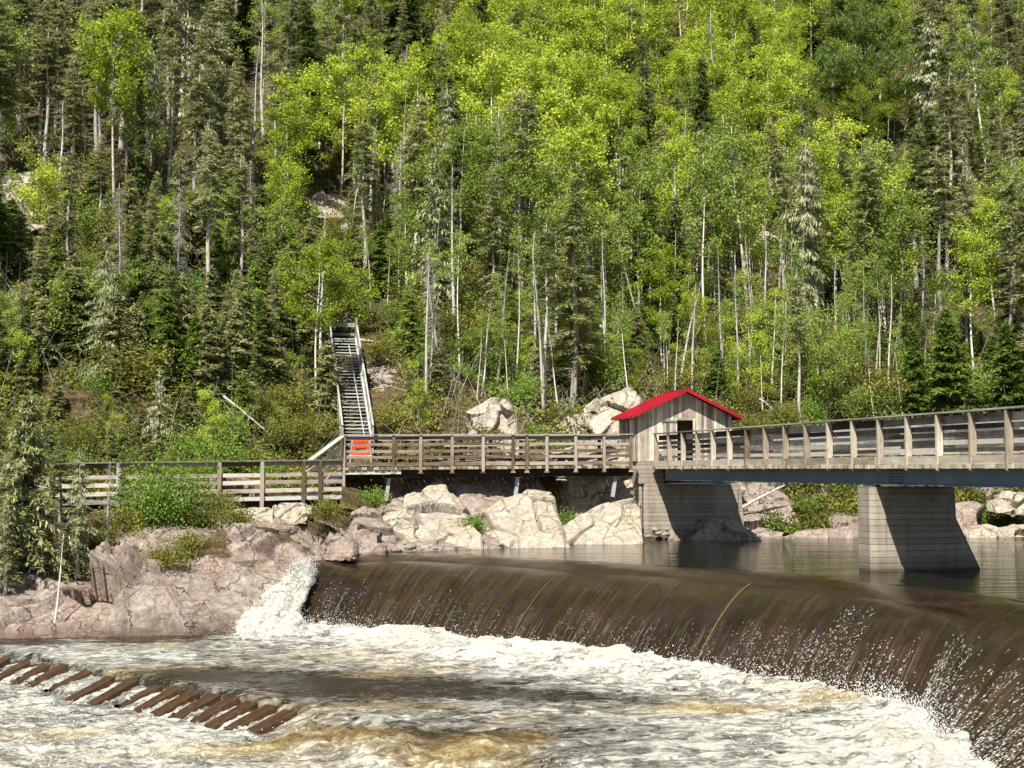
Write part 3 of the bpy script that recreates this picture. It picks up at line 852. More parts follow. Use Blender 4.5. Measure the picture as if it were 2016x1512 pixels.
# still upper pool, from the crest back to the far shore
back = catmull([(-6.9, 42.0, 0), (-4.5, 46, 0), (-1, 51, 0), (5, 57, 0), (14, 62, 0), (30, 66, 0), (70, 62, 0), (80, 30, 0), (70, 5, 0), (50, -5, 0)], NS)
front = WS[:, 0, :]
tt = np.linspace(0, 1, 60) ** 1.3
PO = front[:, None, :] * (1 - tt)[None, :, None] + back[:, None, :] * tt[None, :, None]
PO[:, :, 2] = ZU
def pool_mat():
    m, t, out = newmat('dark_brown_river_water'); N = NT(t)
    oc = N.coord('Object')
    n0 = N.noise(N.mapping(oc, (0.5, 1.6, 1), (0, 0, 0.1)), 0.55, 3, 0.5)
    n1 = N.noise(N.mapping(oc, (1.0, 2.6, 1), (0, 0, 0.25)), 1.3, 5, 0.6, 0.3)
    n2 = N.noise(N.mapping(oc, (3, 6.5, 1), (0, 0, 0.4)), 1.2, 3, 0.6)
    h = N.math('ADD', N.math('MULTIPLY', n1, 0.55), N.math('MULTIPLY', n2, 0.2))
    h = N.math('ADD', h, N.math('MULTIPLY', n0, 1.6))
    b = N.bump(h, 0.22, 0.10)
    pb = N.pbsdf(out, (0.007, 0.008, 0.003), 0.02, b, 0.5)
    pb.inputs['IOR'].default_value = 1.12
    return m
pool = link('river_water', grid_mesh('river_water', PO, pool_mat()))
tag(pool, kind='structure')

# concrete weir body under the sheet and its raised joint strips
weir_root = empty('weir', tuple(TO[300]), 'curved concrete overflow weir with brown water sliding over it', 'weir')
WB = weir_surface(-0.07, np.concatenate([np.linspace(-0.6, 0, 6)[:-1], np.linspace(0, 1.25, 30)]), slice(0, NS, 6))
bot = WB[:, -1:, :].copy(); bot[:, :, 2] = -7.4
top2 = WB[:, :1, :].copy(); top2[:, :, 2] = -7.4
WB = np.concatenate([top2, WB, bot], 1)
link('weir_body', grid_mesh('weir_body', WB, simple_mat('wet_brown_concrete', (0.10, 0.07, 0.045), 0.5)), weir_root)
def joint(px_c, u0, u1, w0, yellow):
    k = int(np.argmin([abs(proj(*p)[0] - px_c) + (1000 if i > 620 else 0) for i, p in enumerate(CR)]))
    us = np.linspace(u0, u1, 40)
    L = weir_surface(0.022, us, slice(k, k + 2))
    mb = MB(k)
    mid = [Vector(L[0, j]) for j in range(len(us))]
    mb.tube(mid, [w0 * (0.7 + .5 * math.sin(j * 1.7) ** 2) for j in range(len(us))], 5)
    return mb.build('joint_strip', M[yellow], weir_root, True)
M['joint'] = simple_mat('yellow_stained_joint', (0.30, 0.20, 0.07), 0.5, 0.4, 0, 0.4, 6)
joint(1480, 0.02, 0.98, 0.010, 'joint'); joint(1112, 0.1, 0.95, 0.006, 'joint'); joint(818, 0.15, 0.6, 0.005, 'joint')
def joint_k(k, u0, u1, w0):
    us = np.linspace(u0, u1, 40); L = weir_surface(0.022, us, slice(k, k + 2)); mb = MB(k)
    mb.tube([Vector(L[0, j]) for j in range(len(us))], [w0] * len(us), 5); mb.build('joint_strip', M['joint'], weir_root, True)
joint_k(int(NS * 7.15 / 9), 0.45, 0.98, 0.006)

# ---- whitewater: stilling basin, drop over the baffles, lower rapids
SA = G(60, 1290, ZL); SB = G(569, 1388, ZL)
SA = Vector((SA.x, SA.y)); SB = Vector((SB.x, SB.y))
sd = (SB - SA).normalized(); sn = Vector((sd.y, -sd.x))          # downstream normal
if sn.y > 0: sn = -sn
SLEN = (SB - SA).length
fx = np.arange(-19, 13.0, 0.042); fy = np.concatenate([np.arange(6, 20, 0.12), np.arange(20, 40.2, 0.042)])
FX, FY = np.meshgrid(fx, fy, indexing='ij')
q = (FX - SA.x) * sn.x + (FY - SA.y) * sn.y
al = (FX - SA.x) * sd.x + (FY - SA.y) * sd.y
# distance to toe curve
tp = TO[::10, :2]
dtoe = np.full(FX.shape, 99.0)
for a_, b_ in tp: dtoe = np.minimum(dtoe, (FX - a_) ** 2 + (FY - b_) ** 2)
dtoe = np.sqrt(dtoe)
def gauss(cx, cy, rx, ry, ang=0):
    ca, sa = math.cos(ang), math.sin(ang)
    u = ((FX - cx) * ca + (FY - cy) * sa) / rx; v = (-(FX - cx) * sa + (FY - cy) * ca) / ry
    return np.exp(-(u * u + v * v))
wx = 0.5 * vn(FX * .6, FY * .6, seed=71); wy = 0.5 * vn(FX * .6, FY * .6, seed=72)
r1 = ridged((FX + wx) * 0.9, (FY + wy) * 0.9, None, 4, 73) / 1.9
r2 = ridged((FX + wx) * 2.6, (FY + wy) * 2.6, None, 3, 75) / 1.75
big_ = vn(FX * .33, FY * .33, seed=77)
calm = np.zeros_like(FX)
c1 = G(720, 1350, ZL); c2 = G(430, 1330, ZL); c3 = G(1000, 1368, ZL)
for c_, rx_, ry_ in ((c1, 3.2, 1.5), (c2, 1.8, 1.1), (c3, 2.2, .9)):
    calm = np.maximum(calm, gauss(c_.x, c_.y, rx_, ry_, -0.25))
sh_d = shore(FX) - FY
c4 = G(150, 1268, ZL)
shore_calm = (1 - sstep(0.6, 2.6, sh_d + 0.8 * vn(FX, FY * 1.5, seed=90))) * (1 - sstep(-8.6, -6.6, FX))
beyond = sstep(SLEN - 0.3, SLEN + 1.6, al)
turb = 0.5 + 0.9 * np.exp(-(dtoe / 2.6) ** 2) + 0.6 * sstep(0.2, 1.5, q) + 0.5 * np.exp(-((q - .4) / 1.2) ** 2) * beyond
turb = turb * (1 - 0.62 * calm) * (1 - 0.85 * shore_calm)
hz = ZL - (ZL - ZL2) * sstep(-0.1, 1.05, q) * (1 - sstep(9, 14, al) * .4)
hz = hz + 0.34 * np.exp(-((q - 1.15 - .25 * big_) / .55) ** 2) * beyond * (0.5 + 0.6 * r1)
hz = hz + 0.17 * np.exp(-((dtoe - 0.5) / 0.85) ** 2) * (0.45 + 0.5 * r1 + .4 * big_)
hz = hz + turb * (0.075 * r1 + 0.04 * r2 + 0.07 * big_) + (0.012 * vn(FX * 7, FY * 7, seed=79) + .006 * vn(FX * 15, FY * 15, seed=78)) * turb
foam = 0.555 + 0.12 * big_ + 0.22 * np.exp(-(dtoe / 3.2) ** 2) + 0.11 * r1 + 0.12 * sstep(0.6, 2.2, q) * (1 - sstep(3, 7, q) * .5)
foam = foam - 0.92 * calm - 0.62 * shore_calm
gold = 0.5 * vn(FX * .8, FY * .8, seed=80) + 0.35 * beyond * np.exp(-((q - .8) / 1.0) ** 2)
for (gx_, gy_, rr) in ((1650, 1375, 1.0), (1010, 1450, 1.2), (1400, 1398, 1.5), (110, 1400, 1.4), (500, 1440, 1.0)):
    c_ = G(gx_, gy_, ZL); gold = gold + 0.9 * gauss(c_.x, c_.y, rr, rr * .6)
dark2 = G(900, 1492, ZL2)
lowz_ = sstep(-.25, .05, q) * (1 - sstep(.75, 1.15, q)) * sstep(-3, -2, al) * (1 - sstep(SLEN + .2, SLEN + .7, al))
hz = hz - 0.15 * lowz_
foam = foam - .25 * lowz_
foam = foam - 0.35 * gauss(dark2.x, dark2.y, 3.0, 0.5, -.1)
# cut where the rock is
FP = np.stack([FX, FY, hz], -1)
n_, m_ = FX.shape
ii = np.arange(n_ * m_).reshape(n_, m_)
fq = np.stack([ii[:-1, :-1], ii[1:, :-1], ii[1:, 1:], ii[:-1, 1:]], -1).reshape(-1, 4)
cen_y = FY[:-1, :-1].ravel(); cen_x = FX[:-1, :-1].ravel()
# keep downstream of the crest line only
side = np.ones(len(cen_y), bool)
crx, cry = CR[:, 0], CR[:, 1]
yc = np.interp(cen_x, TO[:560, 0], TO[:560, 1])
side &= ~((cen_x > TO[0, 0]) & (cen_x < TO[:, 0].max() + .5) & (cen_y > yc + 0.9) & (cen_y > TO[560, 1]))
xr = np.interp(cen_y, TO[:559:-1, 1], TO[:559:-1, 0])
side &= ~((cen_y < TO[560, 1] + .3) & (cen_x > xr + 0.9))
side &= ~((cen_x < TO[0, 0]) & (cen_y > shore(cen_x) + 1.2))
side &= ~((cen_x > 8.9))
fq = fq[side]
used = np.unique(fq); remap = -np.ones(n_ * m_, int); remap[used] = np.arange(len(used))
rme = np_mesh('whitewater', FP.reshape(-1, 3)[used], remap[fq], None, True)
vert_attr(rme, 'foam', foam.ravel()[used]); vert_attr(rme, 'gold', gold.ravel()[used])
def foam_mat(name, bias=0.0, use_attr=True):
    m, t, out = newmat(name); N = NT(t)
    oc = N.coord('Object')
    dv = N.noise(oc, 1.1, 3, 0.6, 0, 'Color')
    vm = N.n('VectorMath', operation='MULTIPLY_ADD'); N.l(dv, vm.inputs[0]); vm.inputs[1].default_value = (0.7, 0.7, 0.3); N.l(oc, vm.inputs[2])
    n1 = N.noise(N.mapping(vm.outputs[0], (0.75, 1.35, 1), (0, 0, -.25)), 1.9, 9, 0.72, 0.9)
    n2 = N.noise(N.mapping(vm.outputs[0], (0.7, 1.3, 1), (0, 0, -.25)), 6.0, 6, 0.7, 1.2)
    n3 = N.noise(oc, 26, 4, 0.7)
    f = N.math('ADD', N.math('MULTIPLY', n1, 0.9), N.math('MULTIPLY', n2, 0.55))
    f = N.math('SUBTRACT', f, 0.725)
    f = N.math('MULTIPLY', f, 2.7)
    base = N.attr('foam') if use_attr else 0.75
    f = N.math('ADD', N.math('ADD', base, f), bias)
    f = N.math('ADD', f, N.math('MULTIPLY', N.math('SUBTRACT', n3, 0.5), 0.25))
    g = N.math('ADD', N.attr('gold') if use_attr else 0.1, N.math('MULTIPLY', N.math('SUBTRACT', n1, 0.5), 1.6))
    deep = N.mix(N.ramp(g, [(0.1, 0.0), (0.7, 1.0)]), (0.018, 0.013, 0.008), (0.12, 0.075, 0.025))
    midc = N.mix(N.ramp(g, [(0.0, 0.0), (0.8, 1.0)]), (0.165, 0.16, 0.135), (0.29, 0.21, 0.085))
    hi = N.mix(N.ramp(g, [(0.2, 0.0), (1.1, 1.0)]), (0.45, 0.44, 0.385), (0.42, 0.35, 0.19))
    c = N.mix(N.ramp(f, [(0.18, 0.0), (0.42, 1.0)]), deep, midc)
    c = N.mix(N.ramp(f, [(0.42, 0.0), (0.78, 1.0)]), c, hi)
    rough = N.ramp(f, [(0.2, 0.12), (0.5, 0.6)])
    h = N.math('ADD', N.math('MULTIPLY', n2, 0.6), N.math('MULTIPLY', n3, 0.22))
    h = N.math('ADD', h, N.math('MULTIPLY', N.ramp(f, [(0.3, 0.0), (0.7, 1.0)]), 0.3))
    b = N.bump(h, 0.85, 0.12)
    N.pbsdf(out, c, rough, b, 0.45)
    return m
M['foam'] = foam_mat('churned_foam_and_tea_brown_water')
rme.materials.append(M['foam'])
tag(link('whitewater', rme), kind='structure')

# broken white fall at the end of the weir, running down the rock
tl = [P(594, 1110, 41.2), P(568, 1122, 41.0), P(536, 1150, 40.2), P(492, 1196, 39.2), P(452, 1240, 38.0), P(418, 1278, 36.9)]
tr = [P(626, 1120, 41.0), P(622, 1137, 40.4), P(608, 1168, 39.6), P(596, 1205, 38.8), P(596, 1242, 37.9), P(602, 1285, 36.6)]
Lc = catmull(tl, 110); Rc = catmull(tr, 110)
vv_ = np.linspace(0, 1, 70)
Lc[:, 0] += .16 * fbm(np.linspace(0, 9, 110), np.zeros(110), None, 4, 87); Rc[:, 0] += .12 * fbm(np.linspace(0, 9, 110), np.ones(110) * 5, None, 4, 88)
CF = Lc[:, None] * (1 - vv_)[None, :, None] + Rc[:, None] * vv_[None, :, None]
A_, B_ = np.meshgrid(np.linspace(0, 1, 110), vv_, indexing='ij')
edge = np.sin(np.pi * B_) ** 0.5
cn = 0.07 * vn(CF[..., 0] * 9, CF[..., 2] * 9, CF[..., 1] * 9, seed=86) + 0.30 * edge * (0.6 + 0.9 * ridged(B_ * 3 + A_ * 1.0, A_ * 2.2, None, 4, 83) / 1.9) + 0.05 * vn(CF[..., 0] * 6, CF[..., 2] * 6, seed=85)
CF = CF + cn[..., None] * np.array([-0.1, -0.75, 0.6]) - (1 - edge)[..., None] * np.array([0, -0.10, 0.12])
cme = grid_mesh('side_waterfall', CF, foam_mat('falling_white_foam', 0.12, False))
tag(link('side_waterfall', cme), kind='structure')

# droplets and spray
OCT = np.array([(1, 0, 0), (-1, 0, 0), (0, 1, 0), (0, -1, 0), (0, 0, 1), (0, 0, -1)], float)
OCF = np.array([(0, 2, 4), (2, 1, 4), (1, 3, 4), (3, 0, 4), (2, 0, 5), (1, 2, 5), (3, 1, 5), (0, 3, 5)])
def drops(centers, sizes, stretch):
    n = len(centers)
    v = OCT[None] * sizes[:, None, None]
    v = v + stretch[:, None, :] * (OCT[None, :, 2:3]) * sizes[:, None, None]
    v = v + centers[:, None, :]
    f = OCF[None] + (np.arange(n) * 6)[:, None, None]
    return v.reshape(-1, 3), f.reshape(-1, 3)
cs, ss, st = [], [], []
wsmall = weir_surface(0.0, np.linspace(0, 1.02, 60))
clusters = []
s_scr = np.array([proj(*p)[0] for p in CR])
for (a_, b_, u0, nn) in [(600, 860, .55, 700), (860, 1010, .62, 520), (1010, 1130, .66, 260), (1180, 1330, .68, 420), (1330, 1500, .72, 430), (1530, 1600, .62, 330), (1600, 1700, .62, 520), (1700, 1760, .35, 480), (1760, 1870, .62, 420)]:
    cand = np.where((s_scr > a_) & (s_scr < b_) & (np.arange(NS) < 620))[0]
    # threads: several flow lines with beads falling along each
    for th_ in range(max(4, nn // 16)):
        k = cand[RNG.integers(len(cand))]
        us0 = u0 + RNG.normal(0, .07)
        m_b = RNG.integers(8, 24)
        for _ in range(m_b):
            u = us0 + (1.0 - us0) * RNG.random() ** 0.8
            kk = int(np.clip(k + RNG.normal(0, 0.8), 0, NS - 1))
            p = wsmall[kk, int(np.clip(u, 0, 1) * 58)]
            cs.append(p + np.array([0, -0.02, 0.04 + abs(RNG.normal(0, .03))])); ss.append(RNG.uniform(.0035, .009)); 
            d = TO[kk] - CR[kk]; st.append(d / np.linalg.norm(d) * RNG.uniform(1.5, 8.0))
kmin = int(NS * 5.2 / 9)
for th_ in range(170):                # the near, curved end of the weir
    k = RNG.integers(kmin, int(NS * 7.6 / 9)); us0 = RNG.uniform(.35, .95)
    for _ in range(RNG.integers(6, 22)):
        u = us0 + (1 - us0) * RNG.random(); kk = int(np.clip(k + RNG.normal(0, .5), 0, NS - 1))
        p = wsmall[kk, int(np.clip(u, 0, 1) * 58)]
        cs.append(p + np.array([-.02, -0.01, 0.03 + abs(RNG.normal(0, .03))])); ss.append(RNG.uniform(.003, .006))
        d = TO[kk] - CR[kk]; st.append(d / np.linalg.norm(d) * RNG.uniform(3.0, 13.0))
for _ in range(5200):                  # spray thrown up along the toe
    kk = RNG.integers(0, int(NS * 7.4 / 9)); p = TO[kk].copy(); d = TO[kk] - CR[kk]; d[2] = 0; d /= np.linalg.norm(d)
    r_ = RNG.normal(0.25, .35)
    cs.append(p + d * r_ + np.array([0, 0, 0.12 + abs(RNG.normal(0, .16))])); ss.append(RNG.uniform(.004, .013)); st.append(RNG.normal(0, .6, 3))
for _ in range(5200):                  # spray over the side fall
    i_, j_ = RNG.integers(0, 110), RNG.integers(0, 70)
    cs.append(CF[i_, j_] + np.array([RNG.normal(0, .06), -abs(RNG.normal(0, .16)), abs(RNG.normal(0, .16))])); ss.append(RNG.uniform(.006, .018)); st.append(np.array([-.3, -.3, -.8]) * RNG.uniform(.3, 1.5))
flat_idx = np.where((turb.ravel() > .62) & (foam.ravel() > .45))[0]
for k in RNG.choice(flat_idx, 9000):   # splashes thrown from the rapids
    i_, j_ = divmod(int(k), m_)
    if FY[i_, j_] < 21 or not (dtoe[i_, j_] < 3.5 or q[i_, j_] > .3): continue
    cs.append(np.array([FX[i_, j_], FY[i_, j_], hz[i_, j_] + abs(RNG.normal(0, .05))])); ss.append(RNG.uniform(.004, .012)); st.append(RNG.normal(0, .8, 3))
dv_, df_ = drops(np.array(cs), np.array(ss), np.array(st))
def drop_mat():
    m, t, out = newmat('bright_water_drops'); N = NT(t)
    N.pbsdf(out, (0.88, 0.88, 0.84), 0.2, None, 0.8); return m
spray = link('water_spray', np_mesh('water_spray', dv_, df_, drop_mat(), nside=3))
tag(spray, 'white drops and spray thrown off the weir and rapids', 'spray', kind='stuff')

# ---- baffle sill: sloping wet brown ramps in a row
sill = empty('baffle_sill', (SA.x, SA.y, ZL2), 'row of sloping wet brown concrete baffles crossing the rapids below the weir', 'weir baffles')
mb = MB(5)
a0 = Vector((SA.x, SA.y, 0)) - Vector((sd.x, sd.y, 0)) * 2.2; a1 = Vector((SB.x, SB.y, 0)) + Vector((sd.x, sd.y, 0)) * 1.0
mb.beam(a0 + Vector((0, 0, -5.15)), a1 + Vector((0, 0, -5.15)), 0.7, 0.9)
M['baffle'] = None
def baffle_mat():
    m, t, out = newmat('wet_brown_slimy_concrete'); N = NT(t)
    uv = N.coord('UV'); oc = N.coord('Object')
    n1 = N.noise(N.mapping(uv, (1.5, 14, 1)), 1.0, 5, 0.7); n2 = N.noise(oc, 9, 5, 0.7)
    f = N.math('ADD', N.math('MULTIPLY', n1, .5), N.math('MULTIPLY', n2, .5))
    c = N.ramp(f, [(0.3, (0.018, 0.010, 0.005)), (0.50, (0.045, 0.024, 0.010)), (0.66, (0.11, 0.062, 0.028))])
    N.pbsdf(out, c, 0.35, N.bump(f, 0.6, 0.03), 0.4); return m
M['baffle'] = baffle_mat()
mb.build('sill_beam', M['baffle'], sill)
heads = [(10, 1288), (50, 1293), (87, 1299), (124, 1302), (170, 1309), (215, 1322), (260, 1329), (308, 1338), (347, 1345), (380, 1353), (420, 1358), (458, 1366), (493, 1373), (531, 1379), (569, 1387)]
n3 = Vector((sn.x, sn.y, 0)); d3 = Vector((sd.x, sd.y, 0))
BAF = []
for i, (hx, hy) in enumerate(heads):
    h0 = G(hx, hy + 2, ZL + 0.06)
    mb = MB(100 + i)
    wd = random.uniform(.32, .40)
    dn = 0.09 * random.random()
    a = h0 - n3 * 0.05; a.z = ZL + 0.03 - dn
    flow = (n3 * 1.0 - d3 * 0.18).normalized()
    kf = a.y / 25.9; kl = random.uniform(.92, 1.12)
    b = G(hx - 84 / kf * kl, hy + 2 + 56 / kf * kl, ZL2 + .05)
    flow = (b - a); flow.z = 0; flow.normalize()
    lo = Vector((0, 0, -5.4))
    s = d3 * (wd / 2)
    prof = [a - s, Vector(((a - s).x, (a - s).y, -5.5)), Vector(((b - s).x, (b - s).y, -5.5)), b - s]
    mb.poly_prism(prof, d3 * wd, flow)
    mb.build('baffle', M['baffle'], sill)
    BAF.append((a, b, wd))
# foam tongues running in the slots between baffles
tv = []
for i in range(len(BAF) - 1):
    pa = (BAF[i][0] + BAF[i + 1][0]) / 2; pb = (BAF[i][1] + BAF[i + 1][1]) / 2
    gap_w = (BAF[i + 1][0] - BAF[i][0]).length - BAF[i][2]
    nu, nv = 46, 14
    g_ = np.zeros((nu, nv, 3))
    for a_ in range(nu):
        t_ = a_ / (nu - 1)
        c_ = pa.lerp(pb, t_ * 1.25 - 0.1)
        z_ = ZL - 0.10 - (ZL - ZL2 - .10) * min(1, max(0, t_)) ** 1.4
        for b_ in range(nv):
            s_ = (b_ / (nv - 1) - .5)
            p_ = c_ + d3 * s_ * (gap_w + .04)
            g_[a_, b_] = (p_.x, p_.y, z_)
    g_[:, :, 2] += 0.05 * ridged(g_[:, :, 0] * 5, g_[:, :, 1] * 5, None, 3, 95) * np.linspace(.4, 1, nu)[:, None] - .05
    tv.append(g_)
allv, allf, nb = [], [], 0
for g_ in tv:
    nu, nv, _ = g_.shape; i_ = np.arange(nu * nv).reshape(nu, nv) + nb
    allf.append(np.stack([i_[:-1, :-1], i_[:-1, 1:], i_[1:, 1:], i_[1:, :-1]], -1).reshape(-1, 4)); allv.append(g_.reshape(-1, 3)); nb += nu * nv
tm = np_mesh('slot_water', np.concatenate(allv), np.concatenate(allf), foam_mat('foam_in_baffle_slots', -0.12, False), True)
tag(link('slot_water', tm), kind='structure')

# ------------------------------------------------------------------ footbridge
BF = Vector((5.71, 53.8, 0)); BN = Vector((11.33, 31.1, 0))
bd = (BN - BF) / 16.0                     # one post bay, coming towards the viewer
bdir = bd.normalized(); bside = Vector((-bdir.y, bdir.x, 0))   # towards the far (downstream) rail
if bside.x < 0: bside = -bside
BW = 2.35
bridge = empty('footbridge', tuple(BF), 'long timber decked footbridge on blue grey steel girders running up to the shed door', 'footbridge')
NP = 26
Z_DK = 0.12
mb = MB(201)
L0 = -0.15; LT = NP * bd.length
k = 0; sdist = L0
while sdist < LT:
    c = BF + bdir * (sdist + .07) + Vector((0, 0, Z_DK - 0.05 + random.uniform(-.006, .006)))
    mb.beam(c - bside * (0.12 + random.uniform(0, .03)), c + bside * (BW + 0.15), 0.175, 0.10)
    sdist += 0.188
mb.build('deck', M['wood_pale'], bridge)
mb = MB(202)
for off in (-0.035, BW + 0.035):
    sdist = L0
    while sdist < LT:
        e = min(sdist + 2.92, LT)
        a = BF + bdir * sdist + bside * off + Vector((0, 0, Z_DK + .005)); b = BF + bdir * (e - .01) + bside * off + Vector((0, 0, Z_DK + .005))
        mb.beam(a + Vector((0, 0, .11)), b + Vector((0, 0, .11)), 0.12, 0.20)
        sdist = e
mb.build('kerb', M['wood_pale'], bridge)
# posts
def bridge_post(n, far):
    mb = MB(300 + n + (50 if far else 0))
    base = BF + bd * n + (bside * BW if far else Vector((0, 0, 0)))
    sg = -1 if far else 1
    o = -bside * 0.13 * sg; i_ = bside * 0.045 * sg
    def q(v, z): return base + v + Vector((0, 0, z))
    th = bdir * 0.07
    lean = random.uniform(-.012, .012)
    mb.poly_prism([q(o * 1.02, -0.02), q(o * 1.0 + bside * .06 * sg, -0.06), q(i_ * .3, 0.30), q(i_, 0.42), q(i_, 1.03), q(o + bside * .05 * sg, 1.37), q(o, 1.37)], th, (0, 0, 1), random.random())
    return mb
pm = M['wood_pale']; pg = M['wood_brown']
for n in range(NP + 1):
    bridge_post(n, False).build('post', pm if n % 3 else pg, bridge)
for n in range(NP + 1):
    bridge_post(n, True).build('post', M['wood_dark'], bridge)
for far in (0, 1):
    off = (BW - .07) if far else 0.095
    for h, ht in ((0.47, 0.10), (0.66, 0.12), (0.84, 0.12), (1.02, 0.13), (1.22, 0.20)):
        mb = MB(int(400 + h * 100 + far))
        sdist = 0.0
        while sdist < LT:
            e = min(sdist + bd.length * 2, LT)
            dz = random.uniform(-.012, .012)
            a = BF + bdir * (sdist + .004) + bside * off + Vector((0, 0, h + dz)); b = BF + bdir * (e - .004) + bside * off + Vector((0, 0, h + dz + random.uniform(-.01, .01)))
            mb.beam(a, b, 0.045, ht * random.uniform(.92, 1.05))
            sdist = e
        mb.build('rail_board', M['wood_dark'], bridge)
    mb = MB(450 + far)
    sdist = -0.1
    while sdist < LT:
        e = min(sdist + bd.length * 3, LT)
        off2 = BW + .02 if far else -0.02
        a = BF + bdir * sdist + bside * off2 + Vector((0, 0, 1.395)); b = BF + bdir * (e - .006) + bside * off2 + Vector((0, 0, 1.395 + random.uniform(-.006, .006)))
        mb.beam(a, b, 0.24, 0.04); sdist = e
    mb.build('handrail', M['wood_grey'], bridge)
# girders
for far in (0, 1):
    off = 0.12 if not far else BW - 0.12
    mb = MB(460 + far)
    a = BF + bdir * 0.62 + bside * off; b = BF + bdir * LT + bside * off
    mb.beam(a + Vector((0, 0, -0.185)), b + Vector((0, 0, -0.185)), 0.02, 0.43)
    mb.beam(a + Vector((0, 0, 0.02 - .012)), b + Vector((0, 0, 0.02 - .012)), 0.20, 0.022)
    mb.beam(a + Vector((0, 0, -0.41)), b + Vector((0, 0, -0.41)), 0.20, 0.024)
    gd = mb.build('girder', M['steel_blue'], bridge)
    if not far:
        # bolted splice above the river pier
        uS = 12.2 * bd.length + .3
        mbs = MB(470)
        c = BF + bdir * uS + bside * (off - 0.018)
        mbs.beam(c - bdir * .34 + Vector((0, 0, -.19)), c + bdir * .34 + Vector((0, 0, -.19)), 0.014, 0.34)
        mbs.beam(c - bdir * .40 + Vector((0, 0, -.43)), c + bdir * .40 + Vector((0, 0, -.43)), 0.22, 0.02)
        sp = mbs.build('splice_plate', M['steel_blue'], bridge)
        for ix in range(6):
            for iz in range(5):
                mbb = MB(471)
                cc = c + bdir * (-.28 + ix * .11) - bside * .008 + Vector((0, 0, -.04 - iz * .075))
                mbb.beam(cc, cc - bside * .022, .032, .032)
                mbb.build('bolt', M['steel_dark'], sp)

# ------------------------------------------------------------------ piers
def pier(base, label, parts):
    e = empty('bridge_pier', base, label, 'pier', 'concrete piers under the footbridge')
    return e
# river pier: long in the flow direction, sloped downstream nose
pc = BF + bd * 11.5
def pq(u, v, z): return pc + bside * u + bdir * v + Vector((0, 0, z))
p2 = pier(tuple(pc + Vector((0, 0, -4.2))), 'concrete pier standing in the river with a raked cutwater under the bridge', None)
mb = MB(500)
TH = 0.36
ztop = -0.47
u0, u1 = -0.12, 2.34
mb.poly_prism([pq(u0, -TH, -4.2), pq(u0, TH * .75, -4.2), pq(u0 + .17, TH, -4.2), pq(u1, TH, -4.2), pq(u1, -TH, -4.2)], Vector((0, 0, 4.2 + ztop)), (1, 0, 0), .5)
mb.build('pier_shaft', M['concrete'], p2)
mb = MB(501)
prof = [pq(u1 + .003, TH - .10, -4.2), pq(u1 + 1.45, TH - .10, -4.2), pq(u1 + .86, TH - .10, -2.75), pq(u1 + .14, TH - .10, -1.35), pq(u1 + .10, TH - .10, ztop - .01), pq(u1 + .003, TH - .10, ztop - .01)]
mb.poly_prism(prof, -bdir * (2 * TH - .2), (1, 0, 0), .4)
mb.build('cutwater', M['concrete'], p2)
mb = MB(502)
a = [pq(u1 + .13, TH - .28, ztop - .02), pq(u1 + .17, TH - .28, -1.35), pq(u1 + .89, TH - .28, -2.75), pq(u1 + 1.48, TH - .28, -4.2)]
for i in range(3): mb.beam(a[i], a[i + 1], .30, .05, up=tuple(bside))
mb.build('nose_armour', M['steel_dark'], p2)
for u in (0.12, BW - .12):
    mb = MB(503); mb.beam(pq(u, -.2, ztop + .035), pq(u, .2, ztop + .035), .3, .07); mb.build('bearing', M['steel_dark'], p2)
# land pier under the shed
sc0 = BF - bdir * 0.55 - bside * 0.72           # front west corner of the shed
def sq(u, v, z): return sc0 + bside * u - bdir * v + Vector((0, 0, z))
p1 = pier(tuple(sq(2, .5, -3.4)), 'broad concrete pier under the shed with a raised shoulder carrying the boardwalk end', None)
mb = MB(510)
mb.poly_prism([sq(0.22, 2.0, -3.4), sq(0.28, -0.20, -3.4), sq(0.42, -0.30, -3.4), sq(4.22, -0.30, -3.4), sq(4.22, 2.0, -3.4)], Vector((0, 0, 3.4 - .56)), (1, 0, 0), .5)
mb.build('pier_shaft', M['concrete'], p1)
mb = MB(511)
mb.poly_prism([sq(.10, -.24, .315), sq(.92, -.24, .315), sq(.97, -.24, .12), sq(1.07, -.24, -.10), sq(1.10, -.24, -.557), sq(.0, -.24, -.557), sq(.02, -.24, 0)], -bdir * 1.9, (1, 0, 0), .5)
mb.build('shoulder_block', M['concrete'], p1)
mb = MB(512)
mb.poly_prism([sq(.215, -.16, -.56), sq(.0, -.16, -.56), sq(-.13, -.16, -1.25), sq(.17, -.16, -3.4), sq(.215, -.16, -3.4)], -bdir * 1.7, (1, 0, 0), .5)
mb.build('flank_wall', M['concrete'], p1)
mb = MB(513)
mb.poly_prism([sq(4.223, -.12, -.60), sq(4.42, -.12, -.60), sq(4.50, -.12, -1.6), sq(4.62, -.12, -3.4), sq(4.223, -.12, -3.4)], -bdir * 1.6, (1, 0, 0), .5)
mb.build('flank_wall', M['concrete'], p1)

